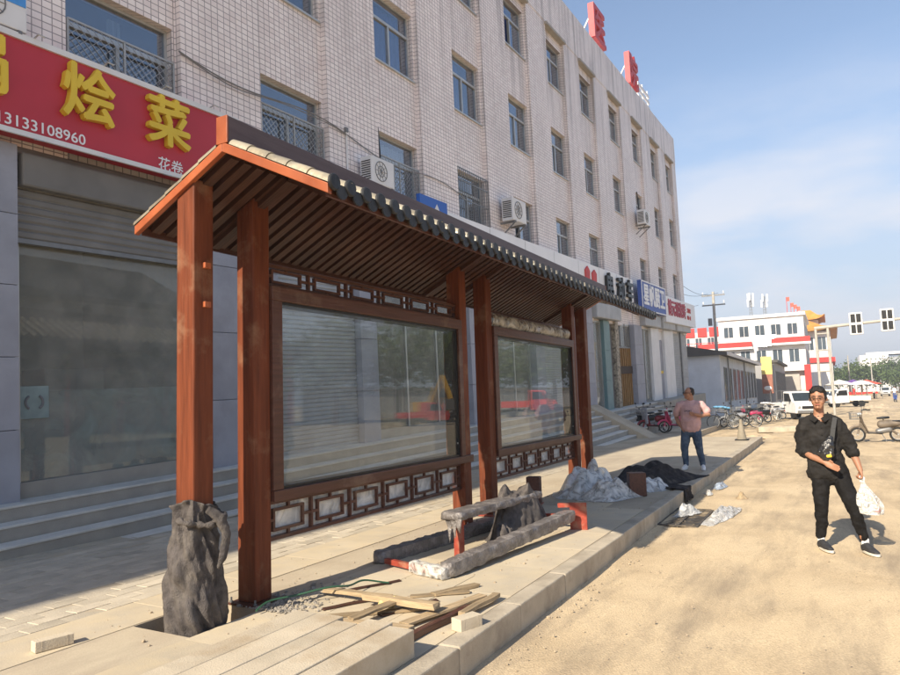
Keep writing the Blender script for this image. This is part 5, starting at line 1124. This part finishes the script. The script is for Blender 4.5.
# ================================================================== beyond the corner
def wins(par, face, x, a0, a1, z0, z1, n, m='black', fr='alu', gap=.45, d=.06):
    # n windows in a row on a wall: face '-X' at x (spread over y) or '-Y' at y=x (spread over x)
    st = (a1 - a0) / n
    for i in range(n):
        p, q = a0 + i * st + st * gap / 2, a0 + (i + 1) * st - st * gap / 2; f = .07
        g = MB(); h = MB()
        def bx(mb, u0, u1, w0, w1, d0, d1):
            if face == '-X': mb.box(x - d1, x - d0, u0, u1, w0, w1)
            else: mb.box(u0, u1, x - d1, x - d0, w0, w1)
        bx(g, p, q, z0, z0 + f, .002, d); bx(g, p, q, z1 - f, z1, .002, d); bx(g, p, p + f, z0 + f, z1 - f, .002, d); bx(g, q - f, q, z0 + f, z1 - f, .002, d); bx(g, (p + q) / 2 - .03, (p + q) / 2 + .03, z0 + f, z1 - f, .002, d - .01)
        o = g.build('window', fr, par, True); bx(h, p + f, q - f, z0 + f, z1 - f, .001, .02); h.build('pane', m, o, True)
dglass = mat('far_glass', (.06, .08, .1), .08, .2, .5, spec=.8)
# ---- pale blue shed
t = thing('shed', 'low pale blue shed with a row of narrow windows past the building corner', 'shed', (56, 7.4, 0))
MB().box(56, 84, 7.35, 17, -.3, 4.55).build('wall', 'shed', t, True)
MB().prism([(6.75, 4.55), (6.75, 4.75), (11.5, 5.75), (17.3, 5.6), (17.3, 4.55)], 'X', 55.6, 84.3).build('roof', mat('shed_roof', (.09, .085, .08), .8, .2, 1), t, True, fixn=True)
MB().box(55.6, 84.3, 6.68, 6.75, 4.5, 4.78).build('eave_board', 'bwhite', t, True)
wins(t, '-Y', 7.35, 57.2, 83.5, 1.0, 3.7, 9, dglass, 'grey', .4)
for x in (60.1, 72): MB().tube([(x, 7.25, 0), (x, 7.25, 4.6)], .06, 8).build('downpipe', 'grey', t, True)
# ---- grey low shop with a yellow sign board
t = thing('low_shop', 'grey single storey shop row with tall windows behind the shed', 'building', (87, 6.5, 0))
MB().box(87, 107, 5.6, 16, -.3, 4.9).build('wall', mat('grey_render', (.36, .36, .37), .85, .1, .6), t, True); MB().box(86.7, 107.3, 5.2, 16.3, 4.9, 5.2).build('roof', mat('shed_roof_b', (.1, .095, .09), .8, .2, 1), t, True)
wins(t, '-Y', 5.6, 88, 106.5, .6, 4.0, 9, dglass, 'grey', .35); wins(t, '-X', 87, 7.2, 12, .6, 3.8, 2, dglass, 'grey', .35)
t = thing('sign_board', 'upright sign board yellow above and brown below at the shed end', 'sign', (85.5, 6.3, 0))
MB().box(85.4, 85.7, 5.75, 6.85, 3.55, 5.55).build('yellow_panel', mat('pale_yellow', (.75, .6, .18), .5, .05, 1), t, True); MB().box(85.4, 85.7, 5.75, 6.85, 1.4, 3.54).build('brown_panel', mat('sign_brown', (.3, .12, .08), .5, .3, 2), t, True)
MB().box(85.45, 85.65, 5.95, 6.15, 0, 1.4).build('post', 'grey', t, True); MB().box(85.45, 85.65, 6.45, 6.65, 0, 1.4).build('post', 'grey', t, True)
MB().ball((85.36, 6.3, 2.0), (.03, .4, .25), 12, 7).build('pale_blob', 'white', t, True, smooth=80)
# ---- large white building with red bands
t = thing('white_building', 'large white three storey building with red bands behind the shed', 'building', (110, 10, 0))
MB().box(110, 128, 2.9, 14.3, -.3, 12.3).build('wall', 'bwhite', t, True); MB().box(111.5, 126, 14.31, 26, -.3, 10.9).build('wing', 'bwhite', t, True)
MB().box(109.7, 128.3, 2.6, 14.5, 12.3, 12.75).build('parapet', 'white', t, True)
for (x0, y0, y1, z) in ((109.0, 2.2, 7.2, 8.45), (109.2, 9.8, 17.2, 8.15)):
    MB().prism([(y0, z), (y1, z), (y1, z + .75), (y0, z + .75)], 'X', x0, 109.99).build('red_canopy', 'red', t, True, fixn=True); MB().box(x0 - .1, 109.99, y0 - .1, y1 + .1, z - .3, z - .01).build('canopy_edge', 'white', t, True)
for k_, y in enumerate((14.5, 16.2, 18.0, 19.6)): MB().box(111.3, 111.49, y, y + 1.35, 10.2, 11.6).build('red_panel', 'red', t, True)
g = MB()
for i in range(22): y = 14.4 + i * .45; g.tube([(110.9, y, 8.1), (110.9, y, 9.2)], .03, 5)
g.tube([(110.9, 14.4, 9.2), (110.9, 24.2, 9.2)], .05, 6); g.build('balcony_rail', 'red', t, True)
wins(t, '-X', 110, 3.3, 14, 9.6, 11.3, 5, dglass, 'white', .35); wins(t, '-X', 110, 3.3, 14, 5.6, 7.6, 5, dglass, 'white', .35); wins(t, '-X', 111.5, 14.8, 25.5, 8.4, 10.1, 6, dglass, 'white', .4)
wins(t, '-Y', 2.9, 110.6, 127.5, 9.4, 11.5, 7, dglass, 'white', .15); wins(t, '-Y', 2.9, 110.6, 127.5, 5.2, 7.6, 7, dglass, 'white', .15); wins(t, '-Y', 2.9, 110.6, 127.5, .5, 3.2, 6, dglass, 'white', .3)
MB().box(109.6, 109.98, 3.9, 5.9, 0, 4.4).build('shop_shutter', mat('pale_shutter', (.42, .4, .36), .6, .08, 1), t, True); MB().box(109.0, 109.9, 2.4, 3.2, 0, 5.2).build('red_pillar', 'red', t, True); MB().box(108.9, 109.95, 3.21, 6.6, 4.4, 5.3).build('white_fascia', 'white', t, True)
# an open top-hung pane that throws the sun straight back
pc = Vector((109.2, 7.9, 8.9)); nn_ = (sun_vec + (Vector(cam.location) - pc).normalized()).normalized(); sd = Vector((0, 0, 1)).cross(nn_).normalized(); up = nn_.cross(sd)
g = MB(); a, b_ = sd * 1.3, up * .8; g.add([pc - a - b_, pc + a - b_, pc + a + b_, pc - a + b_, pc - a - b_ - nn_ * .03, pc + a - b_ - nn_ * .03, pc + a + b_ - nn_ * .03, pc - a + b_ - nn_ * .03], [(0, 1, 2, 3), (7, 6, 5, 4), (0, 4, 5, 1), (1, 5, 6, 2), (2, 6, 7, 3), (3, 7, 4, 0)])
g.build('tilted_pane', mat('mirror_glass', (.8, .8, .8), .06, .02, 1, metal=1), t, True, fixn=True)
# roof masts
def mast(loc, h, lab):
    t = thing('antenna_mast', lab, 'mast', loc, 0, 'antenna masts on the white building')
    g = MB()
    for sx, sy in ((.25, 0), (-.2, .22), (-.2, -.22)): g.tube([(sx, sy, 0), (sx * .5, sy * .5, h)], .035, 5)
    for i in range(8): z = h * (i + .5) / 8; k = 1 - .5 * z / h; g.tube([(.25 * k, 0, z), (-.2 * k, .22 * k, z), (-.2 * k, -.22 * k, z)], .02, 4, closed=True)
    g.build('lattice', 'grey', t)
    for i, a in enumerate((0, 2.1, 4.2)):
        for z in (h * .62, h * .9): x, y = .42 * math.cos(a + z), .42 * math.sin(a + z); MB().box(x - .08, x + .08, y - .1, y + .1, z - .55, z + .55).build('antenna_panel', 'white', t)
mast((112, 9.8, 12.75), 3.4, 'white antenna mast with panels, left of the pair on the roof'); mast((112, 7.9, 12.75), 3.0, 'white antenna mast with panels, right of the pair on the roof')
t = thing('roof_flags', 'cluster of small red flags on the white building roof', 'flags', (111, 4.9, 12.75))
for i, (y, h) in enumerate(((0, 2.4), (-.5, 1.5), (-.9, 1.2), (-1.3, .9))): MB().tube([(0, y, 0), (0, y, h)], .04, 5).build('pole', 'red', t); MB().box(-.02, .02, y - .4, y, h - .6, h).build('flag', mat('flag_red', (.5, .12, .08), .7), t)
# ---- building with orange upturned roofs
t = thing('orange_roof_building', 'pale building with orange tiled upturned roofs beyond the white one', 'building', (140, 2, 0))
MB().box(140, 170, -.4, 9, -.3, 12.0).build('wall', 'bwhite', t, True); wins(t, '-X', 140, .0, 6, 8.6, 11, 3, dglass, 'white', .3); wins(t, '-Y', -.4, 141, 169, 7.6, 10.8, 10, dglass, 'grey', .1); wins(t, '-Y', -.4, 141, 169, 3.6, 6.4, 10, dglass, 'grey', .1)
MB().box(139.6, 139.98, -.5, 7, 6.4, 7.3).build('red_band', 'red', t, True); MB().box(141, 169, -.9, -.42, 6.5, 7.3).build('red_band', 'red', t, True)
def eaves(par, x0, x1, y0, y1, z, h, m):
    g = MB(); n = 12
    ins = min(x1 - x0, y1 - y0) * .38
    for k, f in enumerate((0, .25, .55, 1.0)):
        q = ins * f; zz = z + h * (f ** 1.5)
        pts = []
        for i in range(4):
            c0 = [(x0 + q, y0 + q), (x1 - q, y0 + q), (x1 - q, y1 - q), (x0 + q, y1 - q)][i]; c1 = [(x0 + q, y0 + q), (x1 - q, y0 + q), (x1 - q, y1 - q), (x0 + q, y1 - q)][(i + 1) % 4]
            for j in range(n): u = j / n; lift = .9 * (abs(u - .5) * 2) ** 4 * (1 - f) ** 2; pts.append((c0[0] + (c1[0] - c0[0]) * u, c0[1] + (c1[1] - c0[1]) * u, zz + lift))
        g.v += pts
    N = 4 * n; g.f = [(k * N + i, k * N + (i + 1) % N, (k + 1) * N + (i + 1) % N, (k + 1) * N + i) for k in range(3) for i in range(N)] + [tuple(3 * N + i for i in range(N)), tuple(reversed(range(N)))]
    return g.build('roof', m, par, True, fixn=True)
eaves(t, 138, 172, -1.6, 10, 12.0, 2.2, 'orange'); MB().box(146, 156, 1.4, 5.2, 12.6, 14.6).build('roof_pavilion', 'bwhite', t, True); eaves(t, 144.5, 157.5, .2, 6.4, 14.6, 2.0, 'orange')
# ---- far white block and skyline
t = thing('far_building', 'white flat roofed block far off at right with a lower wing', 'building', (300, -15, 0))
MB().box(300, 330, -19, -9.8, 0, 13.6).build('wall', 'bwhite', t, True); MB().box(302, 330, -30, -19.01, 0, 12.6).build('grey_wing', mat('far_grey', (.35, .37, .4), .8), t, True); MB().box(298, 320, -9.79, 2, 0, 8.4).build('low_wing', 'bwhite', t, True); MB().box(300.5, 316, -27, -12, 13.6, 14.5).build('roof_house', 'white', t, True)
wins(t, '-X', 300, -18.5, -10, 5.4, 7.4, 2, dglass, 'white', .55); wins(t, '-X', 298, -9.5, 1.5, 3.6, 6, 4, dglass, 'white', .5)
t = thing('far_building', 'buff block at the far right edge behind the trees', 'building', (330, -30, 0)); MB().box(330, 345, -42, -30, 0, 12).build('wall', mat('far_buff', (.5, .44, .36), .8), t, True); wins(t, '-X', 330, -41, -31, 7, 10, 4, dglass, 'grey', .4)
GS = 'tower blocks on the skyline'
for i in range(9):
    y = -2 - i * 11 - RN.uniform(0, 5); h = RN.uniform(20, 30); t = thing('tower_block', 'pale distant tower block, %s from the left on the skyline' % ['first', 'second', 'third', 'fourth', 'fifth', 'sixth', 'seventh', 'eighth', 'ninth'][i], 'building', (900, y, 0), 0, GS); w = RN.uniform(4, 8)
    MB().box(900, 915, y, y + w, 0, h).build('wall', 'concrete', t, True); wins(t, '-X', 900, y + .3, y + w - .3, h - 8, h - 3, 2, dglass, 'grey', .4)
# ---- trees
def tree_mesh(seed, h, cr, nl, ls):
    R = random.Random(seed); tr = MB(); lv = MB()
    tr.tube([(0, 0, -.1), (.05, .02, h * .25), (-.04, .05, h * .5), (.02, 0, h * .78)], [h * .03, h * .024, h * .017, h * .006], 8)
    cl = []
    for i in range(9):
        a = R.uniform(0, 6.28); z = h * R.uniform(.32, .7); r = cr * R.uniform(.4, .85); e = (r * math.cos(a), r * math.sin(a), z + h * R.uniform(.05, .22)); tr.tube([(0, 0, z * .9), (e[0] * .5, e[1] * .5, (z + e[2]) / 2), e], [h * .011, h * .007, h * .002], 5); cl.append(e)
    for i in range(26): a = R.uniform(0, 6.28); r = cr * math.sqrt(R.random()) * .8; z = h * (.42 + .5 * R.random()); k = math.sqrt(max(.05, 1 - ((z / h - .66) / .38) ** 2)); cl.append((r * k * math.cos(a), r * k * math.sin(a), z))
    for i in range(nl):
        c = cl[R.randrange(len(cl))]; s = cr * .26; p = Vector((c[0] + R.gauss(0, s), c[1] + R.gauss(0, s), c[2] + R.gauss(0, s * .7)))
        d = Vector((R.gauss(0, 1), R.gauss(0, 1), R.gauss(0, 1) * .6)).normalized(); u = d.cross(Vector((R.gauss(0, 1), R.gauss(0, 1), R.gauss(0, 1)))).normalized(); L = ls * R.uniform(.6, 1.3)
        lv.add([p, p + d * L * .5 + u * L * .28, p + d * L, p + d * L * .5 - u * L * .28], [(0, 1, 2, 3)])
    return tr, lv
def make_tree(lab, loc, seed, h, cr, nl, ls, group):
    t = thing('tree', lab, 'tree', loc, 0, group); tr, lv = tree_mesh(seed, h, cr, nl, ls); tr.build('trunk', 'bark', t, smooth=True); lv.build('crown', 'leaf', t); return t
GT = 'trees beyond the market'; GA = 'trees across the street'
TF = make_tree('round dusty green tree far off beyond the market stalls', (215, -7, 0), 1, 8.5, 4.2, 1500, .7, GT); TF2 = make_tree('broad dusty green tree left of the far white block', (225, -1.5, 0), 2, 7, 4.6, 1500, .7, GT)
for i, (x, y, s, b_, lb) in enumerate(((220, -11.5, 1.05, TF2, 'dusty green tree right of the round one, in front of the white block'), (235, -16, 1.15, TF, 'taller dusty tree in front of the grey wing'), (228, -21, 1.1, TF2, 'dusty tree near the right edge of the picture'), (240, 3.5, .9, TF, 'small far tree beside the gantry legs'), (210, -15, .8, TF2, 'low bushy tree behind the parked trucks'), (250, -24, 1.3, TF, 'tallest far tree at the right edge'), (205, 1.5, .75, TF2, 'low far tree behind the stalls'), (260, -5, 1.1, TF, 'far tree above the low white wing'))): dup(b_, (x, y, 0), i * 1.3, lb, GT, s)
# ---- gantry with traffic lights
t = thing('traffic_gantry', 'grey steel ladder mast with a long arm carrying traffic lights', 'gantry', (52, .3, 0))
for y in (.66, -.05): MB().tube([(52, y, 0), (52, y + .03, 5.8)], .085, 10).build('leg', 'concrete', t, True, smooth=True)
for z in (1.6, 2.9, 4.3, 5.4): MB().tube([(52, .66, z), (52, -.05, z)], .05, 8).build('rung', 'concrete', t, True, smooth=True)
MB().tube([(52, .75, 5.78), (52, -3, 5.97), (52, -9, 6.3)], [.11, .095, .07], 10).build('arm', 'concrete', t, True, smooth=True)
MB().box(51.85, 51.92, -.5, -.1, .9, 1.2).build('plate', 'white', t, True)
for y, z, lab in ((-1.66, 5.9, 'traffic light on the gantry arm nearest the mast'), (-3.39, 6.0, 'traffic light on the gantry arm nearest the picture edge')):
    t = thing('traffic_light', lab, 'traffic light', (51.8, y, z), 0, 'traffic lights on the gantry arm')
    MB().box(-.1, .1, -.38, .38, -.72, .72).build('housing', 'white', t, bevel=.05)
    for zz in (-.35, .35):
        for yy in (-.16, .16): MB().box(-.14, -.1, yy - .13, yy + .13, zz - .27, zz + .27).build('black_face', 'black', t, bevel=.02)
    MB().tube([(0, -.05, 0), (.2, 0, 0)], .05, 8).build('clamp', 'grey', t)
# ---- poles and wires
def upole(lab, loc, h, arms=True):
    t = thing('utility_pole', lab, 'utility pole', loc, 0, 'concrete utility poles'); MB().tube([(0, 0, 0), (0, 0, h)], [.17, .1], 10).build('pole', 'concrete', t, smooth=True)
    if arms:
        for z in (h - .3, h - 1.1): MB().box(-.05, .05, -.9, .9, z - .05, z + .05).build('cross_arm', 'grey', t)
        for z in (h - .2, h - 1.0):
            for y in (-.8, 0, .8): MB().lathe([(.03, 0), (.06, .06), (.03, .1), (.06, .16), (.02, .22)], (0, y, z), 8).build('insulator', 'white', t)
        MB().box(-.12, .12, .2, .5, h - 2.8, h - 2.2).build('junction_box', 'grey', t)
upole('concrete utility pole with cross arms rising behind the shed', (60, 8.05, 0), 10.0); upole('slim concrete pole far down the road', (160, -3.2, 0), 8.2, False); upole('slim concrete pole beside the far trees', (190, -8.4, 0), 8.0, False)
for k, (z, y) in enumerate(((9.85, 8.05), (9.0, 8.85), (9.85, 7.25))):
    g = MB(); pts = [(60 - 18 * i / 12, y + .6 * i / 12 + .4, z - .9 * math.sin(math.pi * i / 12 * .9) - .4 * i / 12) for i in range(13)]
    tag(g.tube(pts, .014, 5).build('overhead_wire', 'black'), ['overhead wire from the middle of the pole top', 'overhead wire from the lower cross arm', 'overhead wire from the outer end of the cross arm'][k], 'wire', 'overhead wires')
# ---- market stalls
for i, (x, y, c, lb) in enumerate(((112, -2.6, (.16, .08, .3), 'purple market canopy at the end of the road'), (106, -.9, (.6, .58, .55), 'off white market canopy beside the purple one'), (122, -4.6, (.6, .1, .06), 'red market canopy near the far trees'), (118, -1.0, (.55, .4, .08), 'yellow market canopy behind the white pickup'), (130, -2.0, (.1, .2, .42), 'blue market canopy at the back'))):
    t = thing('market_stall', lb, 'stall', (x, y, 0), .1 * i, 'market stalls at the end of the road')
    m = mat('canopy_%d' % i, c, .7, .15, 1)
    g = MB(); g.add([(-1.6, -1.7, 2.2), (1.6, -1.7, 2.2), (1.6, 1.7, 2.2), (-1.6, 1.7, 2.2), (0, 0, 2.9)], [(0, 1, 4), (1, 2, 4), (2, 3, 4), (3, 0, 4), (3, 2, 1, 0)]); g.build('canopy', m, t)
    for sx in (-1.5, 1.5):
        for sy in (-1.6, 1.6): MB().tube([(sx, sy, 0), (sx, sy, 2.2)], .04, 6).build('leg', 'grey', t)
    MB().box(-1.2, 1.2, -1.4, 1.4, .7, .78).build('table', 'plank', t); 
    for q in range(3): MB().box(-.9 + q * .65, -.4 + q * .65, -1.2, .9, .78, 1.05).build('goods', ['red', 'yellow', 'white'][q], t)
t = thing('parasol', 'white round parasol at the end of the road', 'parasol', (100, -3.2, 0)); MB().lathe([(1.5, 2.1), (.8, 2.45), (.02, 2.65)], n=12).build('canopy', 'white', t); MB().tube([(0, 0, 0), (0, 0, 2.6)], .04, 6).build('pole', 'grey', t)
# ---- rubble on the road, far kerb line
heap('rubble_pile', 'long low pile of dug up earth across the road', 'rubble', 68, -3.2, 1.6, 2.4, .42, M['stone'], 31, 0, 50, base=-.02); heap('rubble_pile', 'low pile of broken stones behind the electric bike', 'rubble', 52, -2.3, 1.2, 1.9, .35, M['stone'], 33, .2, 50, base=-.02); heap('rubble_pile', 'small heap of earth near the pavement end', 'rubble', 29, 2.6, .8, 1.2, .14, M['road'], 36, .2, 40, base=-.02)
t = thing('kerb_block', 'pale concrete block lying on the road behind the cone', 'block', (33, 1.4, 0), .3); MB().box(-.2, .2, -1.6, 1.6, -.02, .22).build('block', 'kerb', t, bevel=.02)
# ================================================================== across the street (seen only in the glass)
TA = make_tree('leafy tree across the street mirrored in the near glass case', (46, -28, 0), 5, 9, 4.0, 2600, .5, GA)
for i, (x, y, s) in enumerate(((54, -27, 1.1), (63, -26, 1.05), (74, -28, 1.25), (86, -27, 1.1), (98, -28, 1.3), (30, -28, .8))): dup(TA, (x, y, 0), i * 1.7, ['leafy tree across the street, second mirrored in the near case', 'leafy tree across the street between the two mirrored groups', 'leafy tree across the street mirrored left in the far case', 'leafy tree across the street mirrored in the middle of the far case', 'leafy tree across the street mirrored right in the far case', 'leafy tree beside the hall mirrored in the shop window'][i], GA, s)
t = thing('hall', 'two tiered traditional hall across the street mirrored in the shop window', 'building', (30, -34, 0))
MB().box(20, 46, -44, -33, 0, 6).build('wall', mat('hall_wall', (.42, .4, .36), .8), t, True); eaves(t, 17, 49, -47, -30, 6, 3, 'shed' if 0 else M['rcap']); MB().box(26, 40, -42, -35, 7.5, 10.5).build('upper_wall', 'bwhite', t, True); eaves(t, 23, 43, -45, -32, 10.5, 3.5, M['rcap'])
for i in range(7): MB().tube([(21 + i * 4, -32, 0), (21 + i * 4, -32, 6)], .3, 10).build('column', 'red', t, True, smooth=True)
t = thing('street_wall', 'long pale wall across the street', 'wall', (60, -34, 0)); MB().box(50, 150, -35, -34, 0, 3.2).build('wall', 'bwhite', t, True); MB().box(49.8, 150.2, -35.2, -33.8, 3.2, 3.4).build('coping', 'kerb', t, True)
t = minitruck('red truck across the street mirrored in the far glass case', (62, -17, 0), 1.2, M['red']); t.scale = (1.5, 1.5, 1.5)
minitruck('small red truck across the street mirrored in the near glass case', (43, -17.5, 0), .6, M['red'], False)
t = thing('excavator', 'yellow excavator across the street mirrored in the near glass case', 'excavator', (49, -20.5, 0), 2.2)
ym = mat('machine_yellow', (.6, .33, .03), .5, .12, 3)
for s in (-.9, .9): MB().prism([(-1.6, .1), (1.6, .1), (1.9, .45), (1.6, .8), (-1.6, .8), (-1.9, .45)], 'Y', s - .25, s + .25).build('track', 'rubber', t, fixn=True)
MB().box(-1.5, 1.2, -1.1, 1.1, .85, 1.7).build('body', ym, t, bevel=.08); MB().box(.2, 1.3, -1.1, -.1, 1.7, 2.9).build('cab', ym, t, bevel=.08); MB().box(.3, 1.32, -1.12, -.08, 2.0, 2.75).build('cab_glass', 'black', t)
MB().beam((1.0, .4, 1.5), (3.2, .4, 3.6), .35, .4).build('boom', ym, t); MB().beam((3.2, .4, 3.6), (4.6, .4, 1.8), .28, .3).build('arm', ym, t); MB().prism([(4.3, 1.9), (4.9, 1.8), (4.8, 1.1), (4.2, 1.0), (4.0, 1.4)], 'Y', .0, .8).build('bucket', 'grey', t, fixn=True)
# ================================================================== the hazy air
hm = bpy.data.materials.new('haze_air'); hm.use_nodes = True; hn = hm.node_tree.nodes; hl = hm.node_tree.links; hn.remove(hn['Principled BSDF'])
pvv = hn.new('ShaderNodeVolumePrincipled'); pvv.inputs['Color'].default_value = (.86, .92, 1, 1); pvv.inputs['Density'].default_value = .0011; pvv.inputs['Anisotropy'].default_value = .2
hl.new(pvv.outputs[0], hn['Material Output'].inputs['Volume'])
tag(MB().box(-420, 3400, -1650, 1650, -3.3, 36).build('haze', hm), 'thin pale haze over the whole street', None, None, 'stuff')
